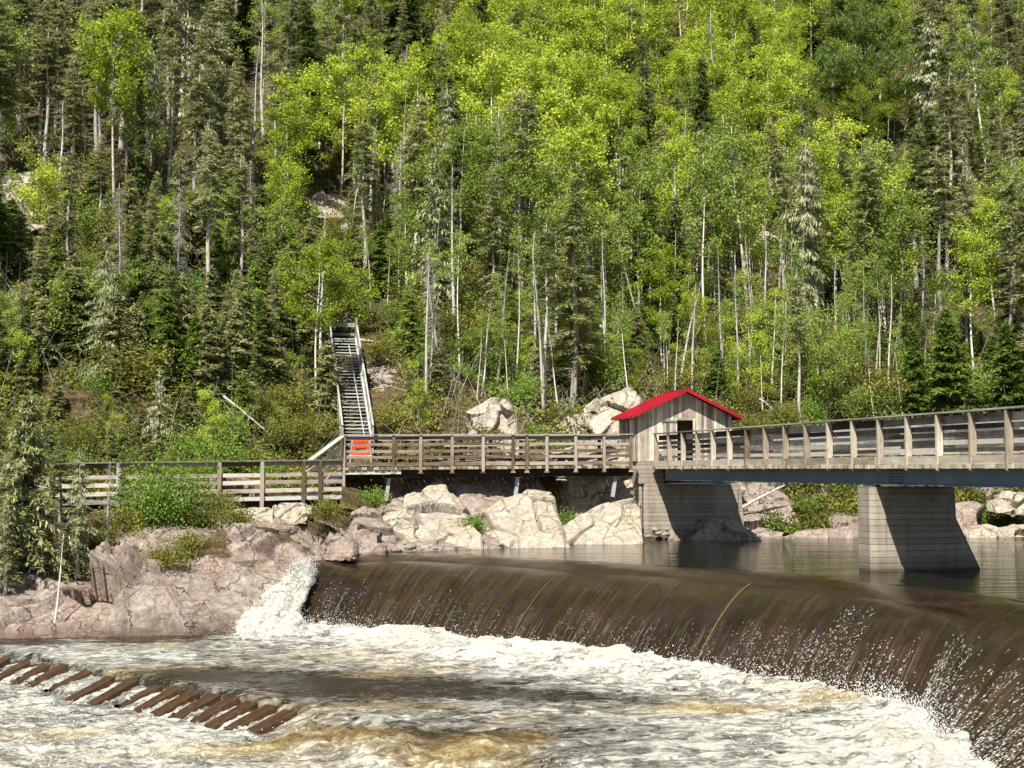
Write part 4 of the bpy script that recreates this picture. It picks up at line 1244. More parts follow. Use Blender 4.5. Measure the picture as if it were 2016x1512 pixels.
# ------------------------------------------------------------------ shed
SB0 = 0.335; SW = 4.12; SL_ = 2.0; ZE = 2.16; ZR = 3.12
shed = empty('shed', tuple(sq(SW / 2, SL_ / 2, SB0)), 'small weathered plank shed with a red metal gable roof at the bridge end', 'shed')
def roofz(u): return ZE + (ZR - ZE) * (1 - abs(u - SW / 2) / (SW / 2))
def board_wall(name, mbseed, pt, width, topf, skip=None, bw=0.115, zb=SB0, mat='wood_wall', out=None):
    mb = MB(mbseed)
    u = 0.0
    while u < width - 0.01:
        e = min(u + bw * mb.rng.uniform(.85, 1.12), width)
        segs = [(zb - mb.rng.uniform(0, .02), None)]
        zlo, zhi0, zhi1 = zb - mb.rng.uniform(0, .03), topf(u) - .02, topf(e) - .02
        rng_ = [(zlo, zhi0, zhi1)]
        if skip:
            for (a, b, z0, z1) in skip:
                if u < b - .02 and e > a + .02:
                    rng_ = ([(zlo, z0, z0)] if z0 > zlo + .03 else []) + [(z1, zhi0, zhi1)]
        r = mb.rng.random()
        pr = mb.rng.uniform(0, .008)
        for (z0, z1a, z1b) in rng_:
            mb.poly_prism([pt(u + .003, z0) - out * pr, pt(e - .003, z0) - out * pr, pt(e - .003, z1b) - out * pr, pt(u + .003, z1a) - out * pr], out * 0.024, (0, 0, 1), r)
        u = e
    return mb.build(name, M[mat], shed)
DU0, DU1, DZ1 = 1.76, 2.43, 1.96
board_wall('front_wall', 601, lambda u, z: sq(u, 0.0, z), SW, roofz, [(DU0, DU1, SB0 - .1, DZ1)], out=bdir)
board_wall('back_wall', 602, lambda u, z: sq(u, SL_, z), SW, roofz, None, out=-bdir)
board_wall('side_wall', 603, lambda u, z: sq(0, u + .03, z), SL_ - .06, lambda u: ZE, [(0.8, 1.7, 1.15, 1.85)], out=-bside)
board_wall('side_wall', 604, lambda u, z: sq(SW, u + .03, z), SL_ - .06, lambda u: ZE, None, out=bside)
mb = MB(605)   # floor and dark lining behind the doorway
mb.poly_prism([sq(.06, .06, SB0 - .03), sq(SW - .06, .06, SB0 - .03), sq(SW - .06, SL_ - .06, SB0 - .03), sq(.06, SL_ - .06, SB0 - .03)], (0, 0, .05), (1, 0, 0))
mb.build('floor_boards', M['wood_black'], shed)
mb = MB(606)
mb.beam(sq(DU0 - .05, -.03, SB0), sq(DU0 - .05, -.03, DZ1 + .09), .035, .09, up=tuple(bside))
mb.beam(sq(DU1 + .05, -.03, SB0), sq(DU1 + .05, -.03, DZ1 + .09), .035, .09, up=tuple(bside))
mb.beam(sq(DU0 - .003, -.03, DZ1 + .045), sq(DU1 + .003, -.03, DZ1 + .045), .035, .09)
dfm = mb.build('door_frame', M['wood_wall'], shed)
mb = MB(607)
for i in range(4):
    u = 1.17 + i * .135
    mb.poly_prism([sq(u, -.032, SB0 + .05), sq(u + .128, -.032, SB0 + .05), sq(u + .128, -.032, 1.86), sq(u, -.032, 1.86)], bdir * .02, (0, 0, 1))
mb.build('door', M['wood_grey'], shed)
mb = MB(608)
mb.beam(sq(1.12, -.05, 1.91), sq(1.74, -.05, 1.91), .05, .08)
mb.build('door_rail', M['wood_grey'], shed)
mb = MB(609)
for i in range(5):
    v = .75 + i * .2
    mb.poly_prism([sq(-.035, v, 1.05), sq(-.035, v + .19, 1.05), sq(-.035, v + .19, 1.92), sq(-.035, v, 1.92)], -bside * .025, (0, 0, 1))
mb.build('shutter', M['wood_grey'], shed)
# roof: two seamed red sheets
OV, OVF, OVB = 0.27, 0.40, 0.18
dzr = (ZR - ZE) / (SW / 2)
for sgn, nm in ((-1, 'roof_sheet'), (1, 'roof_sheet')):
    mb = MB(620 + sgn)
    ue = SW / 2 + sgn * (SW / 2 + OV)
    ze = ZE - OV * dzr + .035; zr = ZR + .035
    r0, r1 = sq(SW / 2, -OVF, zr), sq(SW / 2, SL_ + OVB, zr)
    e0, e1 = sq(ue, -OVF, ze), sq(ue, SL_ + OVB, ze)
    mb.poly_prism([r0, r1, e1, e0], Vector((0, 0, .025)), bside)
    nrib = 12
    for i in range(nrib + 1):
        t = i / nrib
        a = r0.lerp(r1, t) + Vector((0, 0, .035)); b = e0.lerp(e1, t) + Vector((0, 0, .035))
        mb.beam(a, b, .03, .035)
    mb.build(nm, M['red'], shed)
mb = MB(625)
for ysgn in (-OVF - .012, SL_ + OVB + .012):
    for sgn in (-1, 1):
        ue = SW / 2 + sgn * (SW / 2 + OV)
        mb.beam(sq(SW / 2, ysgn, ZR + .015), sq(ue, ysgn, ZE - OV * dzr + .015), .02, .10)
for sgn in (-1, 1):
    ue = SW / 2 + sgn * (SW / 2 + OV + .012)
    mb.beam(sq(ue, -OVF, ZE - OV * dzr + .01), sq(ue, SL_ + OVB, ZE - OV * dzr + .01), .02, .09)
mb.beam(sq(SW / 2, -OVF, ZR + .075), sq(SW / 2, SL_ + OVB, ZR + .075), .16, .03)
mb.build('roof_trim', M['red'], shed)
mb = MB(626)
for i in range(6):
    v = .1 + i * (SL_ - .2) / 5
    for sgn in (-1, 1):
        mb.beam(sq(SW / 2, v, ZR - .06), sq(SW / 2 + sgn * (SW / 2 + .2), v, ZE - .2 * dzr - .06), .05, .10)
mb.build('rafter', M['wood_black'], shed)

# ------------------------------------------------------------------ upper boardwalk
UA = Vector((-6.25, 50.6, 0)); UB = Vector((4.62, 53.0, 0))
udir = (UB - UA).normalized(); uback = Vector((-udir.y, udir.x, 0))
ULEN = (UB - UA).length; UWD = 1.75
zA, zB = 0.06, 0.145
def uz(t): return zA + (zB - zA) * t / ULEN
def uq(t, v, z): return UA + udir * t + uback * v + Vector((0, 0, uz(t) + z))
up = empty('boardwalk', tuple(uq(ULEN / 2, .8, -.4)), 'raised timber boardwalk with board rails leading along the rocks to the shed', 'boardwalk', None)
def t_of_px(px):
    best = min(range(1201), key=lambda i: abs(proj(*(UA + udir * (ULEN * i / 1200)))[0] - px)); return ULEN * best / 1200
mb = MB(701); t = 0.05
while t < ULEN - .05:
    dz = random.uniform(-.006, .006)
    mb.beam(uq(t + .06, -.13 - random.uniform(0, .04), dz - .04), uq(t + .06, UWD + .1, dz - .04), .186, .10)
    t += .222
mb.build('deck', M['wood_brown'], up)
for v in (0.12, UWD - .15):
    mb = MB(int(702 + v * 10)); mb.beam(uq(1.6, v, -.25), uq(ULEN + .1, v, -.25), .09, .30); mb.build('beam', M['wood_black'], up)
mb = MB(705); mb.beam(uq(0.02, -.06, -.17), uq(2.15, -.06, -.17), .05, .17); mb.build('fascia_board', M['wood_mossy'], up)
UP_PX = [674, 774, 827, 889, 950, 1009, 1036, 1075, 1132, 1188, 1241]
for i, px in enumerate(UP_PX):
    t = t_of_px(px); mb = MB(720 + i)
    zb = -.20 if i else -1.05
    w_ = .11 if i else .13
    mb.poly_prism([uq(t - w_ / 2, -.15, zb), uq(t + w_ / 2, -.15, zb), uq(t + w_ / 2, -.15, 1.19), uq(t - w_ / 2, -.15, 1.19)], uback * .10, (0, 0, 1))
    if i: mb.poly_prism([uq(t - w_ * .9, -.152, -.24), uq(t + w_ * .9, -.152, -.24), uq(t + w_ * .5, -.152, -.17), uq(t - w_ * .5, -.152, -.17)], uback * .07, (0, 0, 1))
    mb.build('post', M['wood_brown'], up)
for i, px in enumerate([760, 812, 868, 925, 984, 1046, 1100, 1155, 1205]):
    t = t_of_px(px); mb = MB(740 + i)
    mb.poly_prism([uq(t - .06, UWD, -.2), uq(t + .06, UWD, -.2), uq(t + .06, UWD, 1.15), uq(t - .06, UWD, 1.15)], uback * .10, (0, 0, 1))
    mb.build('post', M['wood_black'], up)  # back row: its shade is put into the colour, near-black timber
for back_ in (0, 1):
    v = UWD - .03 if back_ else -.035
    for h, ht in ((.12, .13), (.38, .10), (.60, .10), (.85, .10), (1.09, .13)):
        mb = MB(int(760 + h * 50 + back_)); ts = [0.0 if not back_ else 1.5]; 
        pts = [t_of_px(p) for p in (UP_PX[::2] if h in (.12, .60) else UP_PX[1::2])] + [ULEN]
        for tp_ in pts:
            if tp_ > ts[-1] + .3: ts.append(tp_)
        for a_, b_ in zip(ts[:-1], ts[1:]):
            dz = random.uniform(-.008, .008)
            mb.beam(uq(a_ + .004, v, h + dz), uq(b_ - .004, v, h + dz + random.uniform(-.01, .01)), .035, ht)
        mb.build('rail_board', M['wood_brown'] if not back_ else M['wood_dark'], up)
    mb = MB(790 + back_)
    mb.beam(uq(0 if not back_ else 1.5, v - .05 + back_ * .1, 1.21), uq(ULEN + .04, v - .05 + back_ * .1, 1.21), .20, .04)
    mb.build('handrail', M['wood_grey'], up)
for px, h in ((768, 0.55), (1022, 0.62), (1215, .5)):
    t = t_of_px(px); mb = MB(795)
    mb.beam(uq(t, .25, -.40), uq(t - .12, .25, -.40 - h - .3), .13, .13)
    mb.beam(uq(t, .25, -.41), uq(t + .001, .25, -.43), .3, .3)
    mb.build('steel_strut', M['galv'], up)

# ------------------------------------------------------------------ lower boardwalk
LA = Vector((-19.3, 43.2, 0)); LB = Vector((-6.05, 48.6, 0))
_l0 = P(0, 990, 44.0); _l1 = P(672, 975, 48.4)
LA = Vector((_l0.x, _l0.y, 0)); LB = Vector((_l1.x, _l1.y, 0))
ld = (LB - LA).normalized(); LA0 = LA.copy(); LA = LA - ld * 5.0
lback = Vector((-ld.y, ld.x, 0)); LLEN = (LB - LA).length; LWD = 1.7
zl0, zl1 = _l0.z, _l1.z
def lz(t): return zl1 + (zl0 - zl1) * (LLEN - t) / (LB - LA0).length
def lq(t, v, z): return LA + ld * t + lback * v + Vector((0, 0, lz(t) + z))
lo_ = empty('boardwalk', tuple(lq(LLEN / 2, .8, -.3)), 'lower timber boardwalk with board rails along the west bank behind spruces', 'boardwalk', None)
def lt(px): 
    return min((LLEN * i / 1500 for i in range(1501)), key=lambda t: abs(proj(*lq(t, -.1, 0))[0] - px))
mb = MB(801); t = .03
while t < LLEN:
    mb.beam(lq(t + .068, -.02, -.02), lq(t + .068, LWD + .02, -.02 + random.uniform(-.004, .004)), .138, .04); t += .148
mb.build('deck', M['wood_pale'], lo_)
mb = MB(802)
for a_ in np.arange(0, LLEN, 3.0): mb.beam(lq(a_, -.045, -.06), lq(min(a_ + 2.99, LLEN), -.045, -.06), .035, .13)
mb.build('fascia_board', M['wood_stair'], lo_)
mb = MB(803)
for v in (.2, LWD - .2): mb.beam(lq(0, v, -.24), lq(LLEN, v, -.24), .09, .22)
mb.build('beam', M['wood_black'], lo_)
LPX = [-60, 20, 100, 232, 431, 515, 597, 630]
for i, px in enumerate(LPX):
    t = lt(px); mb = MB(810 + i); zb = [-.4, -.4, -.5, -.35, -.5, -.5, -.5, -.05][i]
    mb.poly_prism([lq(t - .06, -.16, zb), lq(t + .06, -.16, zb), lq(t + .06, -.16, 1.22), lq(t - .06, -.16, 1.22)], lback * .09, (0, 0, 1))
    mb.build('post', M['wood_brown'] if i != 3 else M['wood_stair'], lo_)
    mb = MB(840 + i)
    if i < 7:
        mb.beam(lq(t, -.11, zb + .0), lq(t, -.11, zb - (.32 if i in (4, ) else .16)), .10, .10); mb.beam(lq(t, -.11, zb - .10), lq(t, -.11, zb - .14), .24, .2)
        mb.build('post_shoe', M['galv'] if i == 4 else M['steel_dark'], lo_)
for h, ht in ((.22, .14), (.50, .14), (.76, .13), (1.14, .15)):
    mb = MB(int(850 + h * 30)); ts = [0] + [lt(p) for p in LPX[1:6:1]] + [LLEN]
    for a_, b_ in zip(ts[:-1], ts[1:]):
        mb.beam(lq(a_ + .004, -.05, h + random.uniform(-.01, .01)), lq(b_ - .004, -.05, h + random.uniform(-.01, .01)), .035, ht)
    mb.build('rail_board', M['wood_pale'] if h < 1 else M['wood_brown'], lo_)
mb = MB(870); mb.beam(lq(0, -.08, 1.245), lq(LLEN, -.08, 1.245), .17, .04); mb.build('handrail', M['wood_grey'], lo_)
for i, px in enumerate([60, 180, 330, 470, 560]):
    t = lt(px); mb = MB(880 + i)
    mb.poly_prism([lq(t - .05, LWD, -.3), lq(t + .05, LWD, -.3), lq(t + .05, LWD, .35), lq(t - .05, LWD, .35)], lback * .09, (0, 0, 1)); mb.build('post', M['wood_grey'], lo_)
# steel leg under the corner post
leg = MB(890)
pt_ = uq(0.0, -.1, 0)
leg.beam(pt_ + Vector((0, 0, -1.1)), pt_ + Vector((0, 0, -2.15)), .14, .14)
leg.beam(pt_ + Vector((0, 0, -1.06)), pt_ + Vector((0, 0, -1.10)), .30, .26)
leg.beam(pt_ + Vector((0, 0, -2.15)), pt_ + Vector((0, 0, -2.19)), .32, .3)
leg.build('steel_leg', M['galv'], up)

# short steps joining the two boardwalks
st_ = empty('boardwalk_steps', tuple(LB + Vector((-.6, .5, zl1))), 'short flight of timber steps joining the lower and upper boardwalks', 'steps')
s_top = uq(0.05, .1, 0); s_bot = lq(lt(612), .15, 0)
for v, nm in ((0.0, 'stringer'), (1.25, 'stringer')):
    mb = MB(900); o_ = uback * v
    mb.beam(s_top + o_ + Vector((0, 0, -.12)), s_bot + o_ + Vector((0, 0, -.05)), .05, .26); mb.build(nm, M['wood_stair'], st_)
for i in range(6):
    t = (i + .5) / 6; c = s_bot.lerp(s_top, t); mb = MB(910 + i)
    mb.beam(c, c + uback * 1.25, .24, .04); mb.build('tread', M['wood_pale'], st_)
mb = MB(920)
for v in (-.12, 1.3):
    o_ = uback * v
    mb.beam(s_top + o_ + Vector((0, 0, 1.19)), s_bot + o_ + Vector((-.05, 0, 1.16)), .12, .05)
mb.build('handrail', M['wood_mossy'], st_)
for v in (-.10, 1.28):
    for h in (.42, .80):
        mb = MB(930); o_ = uback * v
        mb.beam(s_top + o_ + Vector((0, 0, h)), s_bot + o_ + Vector((0, 0, h)), .035, .12); mb.build('rail_board', M['wood_pale'], st_)

# ------------------------------------------------------------------ long stair up the hill
h0 = H0_.copy(); h1 = H1_.copy()
hs = empty('hillside_stair', tuple(h0), 'long silvery timber stair with open treads climbing the wooded slope', 'stair')
hd = (h1 - h0); hh = Vector((hd.x, hd.y, 0)).normalized(); hside = Vector((hh.y, -hh.x, 0))
HWd = 1.06
for s_ in (-1, 1):
    mb = MB(1000 + s_); o_ = hside * s_ * (HWd / 2)
    mb.beam(h0 + o_ - hd * .02, h1 + o_, .06, .26); mb.build('stringer', M['wood_stair'], hs)
    mb = MB(1004 + s_)
    mb.beam(h0 + o_ * 1.12 + Vector((0, 0, .62)) - hd * .01, h1 + o_ * 1.12 + Vector((0, 0, .62)), .06, .09); mb.build('handrail', M['wood_stair'], hs)
    mb = MB(1008 + s_)
    mb.beam(h0 + o_ * 1.1 + Vector((0, 0, .36)), h1 + o_ * 1.1 + Vector((0, 0, .36)), .035, .10); mb.build('rail_board', M['wood_grey'], hs)
    for i in range(8):
        t = i / 7; c = h0.lerp(h1, t) + o_ * 1.1; mb = MB(1020 + i)
        mb.beam(c + Vector((0, 0, -.5)), c + Vector((0, 0, .66 + (.3 if i == 7 else 0))), .09, .09, up=(0, 1, 0)); mb.build('post', M['wood_stair'], hs)
NTR = 31
for i in range(NTR):
    c = h0.lerp(h1, (i + .3) / NTR); mb = MB(1040 + i)
    mb.beam(c - hside * (HWd / 2 - .04) + Vector((0, 0, random.uniform(-.01, .01))), c + hside * (HWd / 2 - .04), .17, .04); mb.build('tread', M['wood_stair'], hs)
mb = MB(1090); c = h1 + hh * .7
mb.beam(c - hside * .65 + Vector((0, 0, .02)), c + hside * .65 + Vector((0, 0, .02)), 1.3, .06); mb.build('landing', M['wood_stair'], hs)
mb = MB(1091); c = h1 + hh * 1.35
mb.beam(c - hside * .62 + Vector((0, 0, .78)), c + hside * .62 + Vector((0, 0, .78)), .05, .18); mb.beam(c - hside * .62 + Vector((0, 0, .35)), c + hside * .62 + Vector((0, 0, .35)), .05, .1)
mb.build('end_rail', M['wood_stair'], hs)
mb = MB(1092); o_ = hside * .28
mb.beam(h0 + o_ + Vector((0, 0, .06)), h0.lerp(h1, .92) + o_ * .7 + Vector((0, 0, .06)), .035, .035); mb.build('cable_pipe', M['galv'], hs)

# orange sign on a small stand behind the rail, at the stair foot
sgc = P(710, 880, 52.0)
sg = empty('closure_sign', tuple(sgc + Vector((0, 0, -.5))), 'orange sign board with black lettering on a pale stand at the stair foot', 'sign')
mb = MB(1100); sw_ = .31
mb.poly_prism([sgc + Vector((-sw_, 0, -.30)), sgc + Vector((sw_, 0, -.30)), sgc + Vector((sw_, 0, .30)), sgc + Vector((-sw_, 0, .30))], Vector((0, .012, 0)), (1, 0, 0)); mb.build('panel', M['orange'], sg)
for txt, zz_ in (('sentier', .14), ('barré', -.07)):
    cu = bpy.data.curves.new('lettering', 'FONT'); cu.body = txt; cu.size = .19; cu.align_x = 'CENTER'; cu.align_y = 'CENTER'; cu.extrude = .002; cu.offset = .006
    to = bpy.data.objects.new('lettering', cu); col.objects.link(to)
    dg = bpy.context.evaluated_depsgraph_get()
    tme = bpy.data.meshes.new_from_object(to.evaluated_get(dg)); bpy.data.objects.remove(to)
    tme.transform(Matrix.Translation(sgc + Vector((0, -.006, zz_))) @ Matrix.Rotation(R(90), 4, 'X')); tme.materials.clear(); tme.materials.append(M['ink'])
    link('lettering', tme, sg)
mb = MB(1101)
for sx in (-.33, .33): mb.beam(sgc + Vector((sx * 1.25, .03, -.75)), sgc + Vector((sx, .03, .34)), .05, .05, up=(0, 1, 0))
mb.beam(sgc + Vector((-.46, .0, -.36)), sgc + Vector((.46, .0, -.36)), .05, .09); mb.beam(sgc + Vector((-.36, .03, .34)), sgc + Vector((.36, .03, .34)), .04, .05)
mb.build('stand', M['wood_stair'], sg)

# ------------------------------------------------------------------ tree kinds
def unit(v): return v / (np.linalg.norm(v, axis=-1, keepdims=True) + 1e-9)
class Leaves:
    def __init__(self): self.c, self.u, self.v, self.l = [], [], [], []
    def add(self, c, u, v, l):
        self.c.append(np.atleast_2d(c)); self.u.append(np.atleast_2d(u)); self.v.append(np.atleast_2d(v)); self.l.append(np.atleast_1d(l))
    def mesh(self, name, mat):
        c, u, v, l = (np.concatenate(x) for x in (self.c, self.u, self.v, self.l))
        # rhombus leaf: tip-to-tip along u, width along v
        V = np.stack([c - u, c + v - u * .1, c + u, c - v - u * .1], 1).reshape(-1, 3)
        f = np.arange(len(c) * 4).reshape(-1, 4)
        me = np_mesh(name, V, f, mat)
        face_attr(me, 'lv', l)
        return me
def twig_mesh(name, segs, mat, lv=None):
    """segs: (n,2,3) and half widths -> thin three-sided twigs"""
    P0, P1, w0, w1 = segs
    d = unit(P1 - P0); a = unit(np.cross(d, np.array([0.31, 0.52, 0.79]))); b = np.cross(d, a)
    V = []
    for k in range(3):
        an = 2 * math.pi * k / 3
        o = a * math.cos(an) + b * math.sin(an)
        V.append(P0 + o * w0[:, None]); V.append(P1 + o * w1[:, None])
    V = np.stack(V, 1).reshape(-1, 3)
    i = np.arange(len(P0))[:, None] * 6
    f = np.concatenate([i + np.array([[0, 2, 3, 1]]), i + np.array([[2, 4, 5, 3]]), i + np.array([[4, 0, 1, 5]])], 0)
    me = np_mesh(name, V, f, mat)
    l = RNG.random(len(P0)) if lv is None else lv
    face_attr(me, 'lv', np.concatenate([l, l, l]))
    return me
def trunk_mesh(name, pts, radii, mat, n=7):
    mb = MB(1); mb.tube(pts, radii, n); return mb.mesh(name, mat, True)

def spruce(seed, Hh=11.0, Rr=1.5, base=0.25, mat='needle_olive', bark='bark_grey', droop=0.35, dens=1.0, lichen=0.0, step=0.24, shape=0.85, tuft=0.85, lean=0.0, twigs=True, gap=0.12):
    rg = np.random.default_rng(seed)
    bend = rg.normal(0, .012, 2) + np.array([lean, 0])
    def axis(z): return np.array([bend[0] * z * z / Hh + .05 * math.sin(z * 1.1 + seed), bend[1] * z * z / Hh + .04 * math.cos(z * .9 + seed), z])
    zs = np.linspace(0, Hh, 14)
    r0 = 0.010 * Hh + 0.03
    tm = trunk_mesh('trunk', [axis(z) for z in zs], [max(.012, r0 * (1 - z / Hh) ** .85 * (1.25 if z == 0 else 1)) for z in zs], M[bark])
    L = Leaves(); LI = Leaves()
    P0, P1, W0, W1 = [], [], [], []
    z = base * Hh
    side_w = rg.normal(0, 1, 8)
    while z < Hh * 0.985:
        t = (z - base * Hh) / (Hh * (1 - base))
        nb = rg.integers(4, 7)
        prof = (1 - t) ** shape * (0.55 + 0.45 * min(1, t / 0.18))
        for _ in range(nb):
            az = rg.uniform(0, 2 * math.pi)
            if rg.random() < gap: continue
            Lb = Rr * prof * rg.uniform(.55, 1.15) * (1 + .16 * side_w[int(az / 6.2832 * 8) % 8]) + .14
            d = np.array([math.cos(az), math.sin(az), 0])
            zz = z + rg.uniform(-.1, .1)
            o = axis(zz)
            rise = rg.uniform(-.05, .12) + 0.5 * t
            s = np.arange(0.12, 1.001, 0.10 / max(Lb, .2))
            pos = o + d * (s * Lb)[:, None] + np.array([0, 0, 1]) * ((rise * s - droop * (1 + .5 * (1 - t)) * s ** 2 + 0.20 * droop * s ** 3) * Lb)[:, None]
            k = len(s)
            P0.append(o); P1.append(pos[-1]); W0.append(.012 + .008 * Lb); W1.append(.004)
            tone = rg.normal(0.5, .16) + 0.10 * (t - .5)
            side = np.array([-d[1], d[0], 0])
            m_ = int(max(2, 4.2 * dens))
            for q_ in range(m_):
                sg = rg.choice([-1, 1], k)[:, None]
                ln = (0.13 + 0.10 * (1 - s))[:, None] * rg.uniform(.7, 1.3, (k, 1)) * tuft * (0.7 + .5 * min(1, Lb))
                dr = unit(d * rg.uniform(.25, 1.0, (k, 1)) + side * sg * rg.uniform(.3, 1.2, (k, 1)) + np.array([0, 0, 1]) * rg.uniform(-.75, .25, (k, 1)))
                cc = pos + dr * ln * .8 + rg.normal(0, .03, (k, 3))
                wv = unit(np.cross(dr, np.array([0, 0, 1]) + rg.normal(0, .5, (k, 3)))) * ln * .24
                if lichen and rg.random() < lichen:
                    LI.add(cc - np.array([0, 0, .04]), unit(dr * .6 + np.array([0, 0, -.8])) * ln * .9, wv * .8, rg.random(k))
                else:
                    L.add(cc, dr * ln, wv, np.clip(tone + rg.normal(0, .14, k), 0, 1))
        z += step * rg.uniform(.75, 1.25) * (1 - .35 * t)
    # leader
    tp_ = axis(Hh)
    L.add(tp_ + rg.normal(0, .03, (6, 3)), np.array([0, 0, .16]) + rg.normal(0, .05, (6, 3)), rg.normal(0, .03, (6, 3)), rg.random(6) * .4 + .4)
    crown = L.mesh('crown', M[mat])
    if LI.c:
        li = LI.mesh('lichen', M['lichen'])
    else: li = None
    tw = None
    if twigs:
        # bare dead lower branches
        z = Hh * .06
        while z < base * Hh + .8:
            for _ in range(rg.integers(1, 4)):
                az = rg.uniform(0, 6.283); Lb = Rr * rg.uniform(.25, .75); o = axis(z)
                e = o + np.array([math.cos(az) * Lb, math.sin(az) * Lb, -rg.uniform(0, .35) * Lb])
                P0.append(o); P1.append(e); W0.append(.014); W1.append(.003)
                for j in range(3):
                    f0 = rg.uniform(.3, .9); m0 = o + (e - o) * f0
                    P0.append(m0); P1.append(m0 + rg.normal(0, .16, 3) + (e - o) * .2); W0.append(.006); W1.append(.002)
            z += rg.uniform(.12, .35)
    tw = twig_mesh('branches', (np.array(P0), np.array(P1), np.array(W0), np.array(W1)), M['twig_grey' if bark == 'bark_grey' else 'twig_brown'])
    parts = [('trunk', tm), ('crown', crown), ('branches', tw)]
    if li is not None: parts.append(('lichen', li))
    return parts

def broadleaf(seed, Hh=9.0, Rr=1.7, base=0.35, mat='leaf_bright', bark='bark_birch', nl=16, leaves=5200, leaf=0.055, lean=0.0, fork=False, spread=.34, upright=0.75, multi=1):
    rg = np.random.default_rng(seed)
    mbt = MB(2)
    L = Leaves(); P0, P1, W0, W1 = [], [], [], []
    ends = []
    for st in range(multi):
        off = rg.normal(0, .10 * (multi > 1), 2)
        ln = lean + (rg.normal(0, .10) if multi > 1 else rg.normal(0, .03)); ln2 = rg.normal(0, .10 if multi > 1 else .03)
        hh = Hh * (1 if st == 0 else rg.uniform(.7, .95))
        ph = rg.uniform(0, 6)
        def axis(z): return np.array([off[0] + ln * z + .07 * math.sin(z * .7 + ph) * (z / hh), off[1] + ln2 * z + .06 * math.cos(z * .8 + ph), z])
        zs = np.linspace(0, hh * .97, 12); r0 = (0.006 * hh + .015) * (1.0 if multi == 1 else .6)
        mbt.tube([axis(z) for z in zs], [max(.008, r0 * (1 - z / hh) ** .8) for z in zs], 6)
        for i in range(nl // multi):
            t = (i + rg.random()) / (nl // multi)
            z = hh * (base + (1 - base) * t * .95)
            az = i * 2.4 + rg.normal(0, .5)
            Lb = Rr * math.sqrt(max(.06, 1 - (abs(t - .38) / .68) ** 2)) * rg.uniform(.65, 1.15)
            o = axis(z * .93)
            el = upright * rg.uniform(.5, 1.2) * (.6 + .6 * t)
            d = unit(np.array([math.cos(az), math.sin(az), el]))
            mid = o + d * Lb * .55 + rg.normal(0, .05, 3); e = o + d * Lb + np.array([0, 0, .05 * Lb]) + rg.normal(0, .08, 3)
            P0 += [o, mid]; P1 += [mid, e]; W0 += [.012 + .01 * Lb, .008]; W1 += [.009, .003]
            for j in range(7):
                f = rg.uniform(.25, 1.05); a = o + (e - o) * f
                e2 = a + unit(d * .5 + rg.normal(0, .7, 3) + np.array([0, 0, .25])) * Lb * rg.uniform(.22, .5)
                P0.append(a); P1.append(e2); W0.append(.006); W1.append(.002)
                ends.append((a, e2))
        ends.append((axis(hh * .9), axis(hh)))
    per = max(6, leaves // len(ends))
    for a, e in ends:
        n = int(per * rg.uniform(.55, 1.5))
        f = rg.uniform(.2, 1.15, (n, 1))
        c = a + (e - a) * f + rg.normal(0, 1, (n, 3)) * np.array([1, 1, .75]) * spread * .55
        u = unit(rg.normal(0, 1, (n, 3))) * leaf * rg.uniform(.7, 1.3, (n, 1))
        v = unit(np.cross(u, rg.normal(0, 1, (n, 3)))) * leaf * .72
        L.add(c, u, v, np.clip(rg.normal(.5, .15) + rg.normal(0, .15, n), 0, 1))
    tw = twig_mesh('branches', (np.array(P0), np.array(P1), np.array(W0), np.array(W1)), M['twig_grey' if bark == 'bark_birch' else 'twig_brown'])
    return [('trunk', mbt.mesh('trunk', M[bark], True)), ('crown', L.mesh('crown', M[mat])), ('branches', tw)]

def snag(seed, Hh=9.0, Rr=0.9, dens=1.0, mat='bark_dead', lichen=0.0, lean=0.0, lo=0.12):
    rg = np.random.default_rng(seed)
    ph = rg.uniform(0, 6)
    def axis(z): return np.array([lean * z + .06 * math.sin(z * .8 + ph), .04 * math.cos(z + ph), z])
    zs = np.linspace(0, Hh, 13); r0 = .009 * Hh + .03
    tm = trunk_mesh('trunk', [axis(z) for z in zs], [max(.01, r0 * (1 - z / Hh) ** .8) for z in zs], M[mat], 6)
    P0, P1, W0, W1 = [], [], [], []; LI = Leaves()
    z = Hh * lo
    while z < Hh * .97:
        t = z / Hh
        for _ in range(rg.integers(2, 5)):
            az = rg.uniform(0, 6.283); Lb = Rr * (1 - t) ** .5 * rg.uniform(.4, 1.1); o = axis(z)
            e = o + np.array([math.cos(az) * Lb, math.sin(az) * Lb, rg.uniform(-.5, .15) * Lb])
            P0.append(o); P1.append(e); W0.append(.014); W1.append(.004)
            for j in range(int(6 * dens)):
                m0 = o + (e - o) * rg.uniform(.2, 1.0)
                e2 = m0 + (e - o) * .25 + rg.normal(0, .15, 3) - np.array([0, 0, .05])
                P0.append(m0); P1.append(e2); W0.append(.006); W1.append(.0025)
                if lichen and rg.random() < lichen:
                    n = 5; c = m0 + (e2 - m0) * rg.random((n, 1)) - np.array([0, 0, .05])
                    LI.add(c, np.array([0, 0, -.11]) * rg.uniform(.6, 1.4, (n, 1)) + rg.normal(0, .05, (n, 3)), rg.normal(0, .028, (n, 3)), rg.random(n))
        z += rg.uniform(.14, .30) / dens
    tw = twig_mesh('branches', (np.array(P0), np.array(P1), np.array(W0), np.array(W1)), M['twig_grey'])
    p_ = [('trunk', tm), ('branches', tw)]
    if LI.c: p_.append(('lichen', LI.mesh('lichen', M['lichen'])))
    return p_

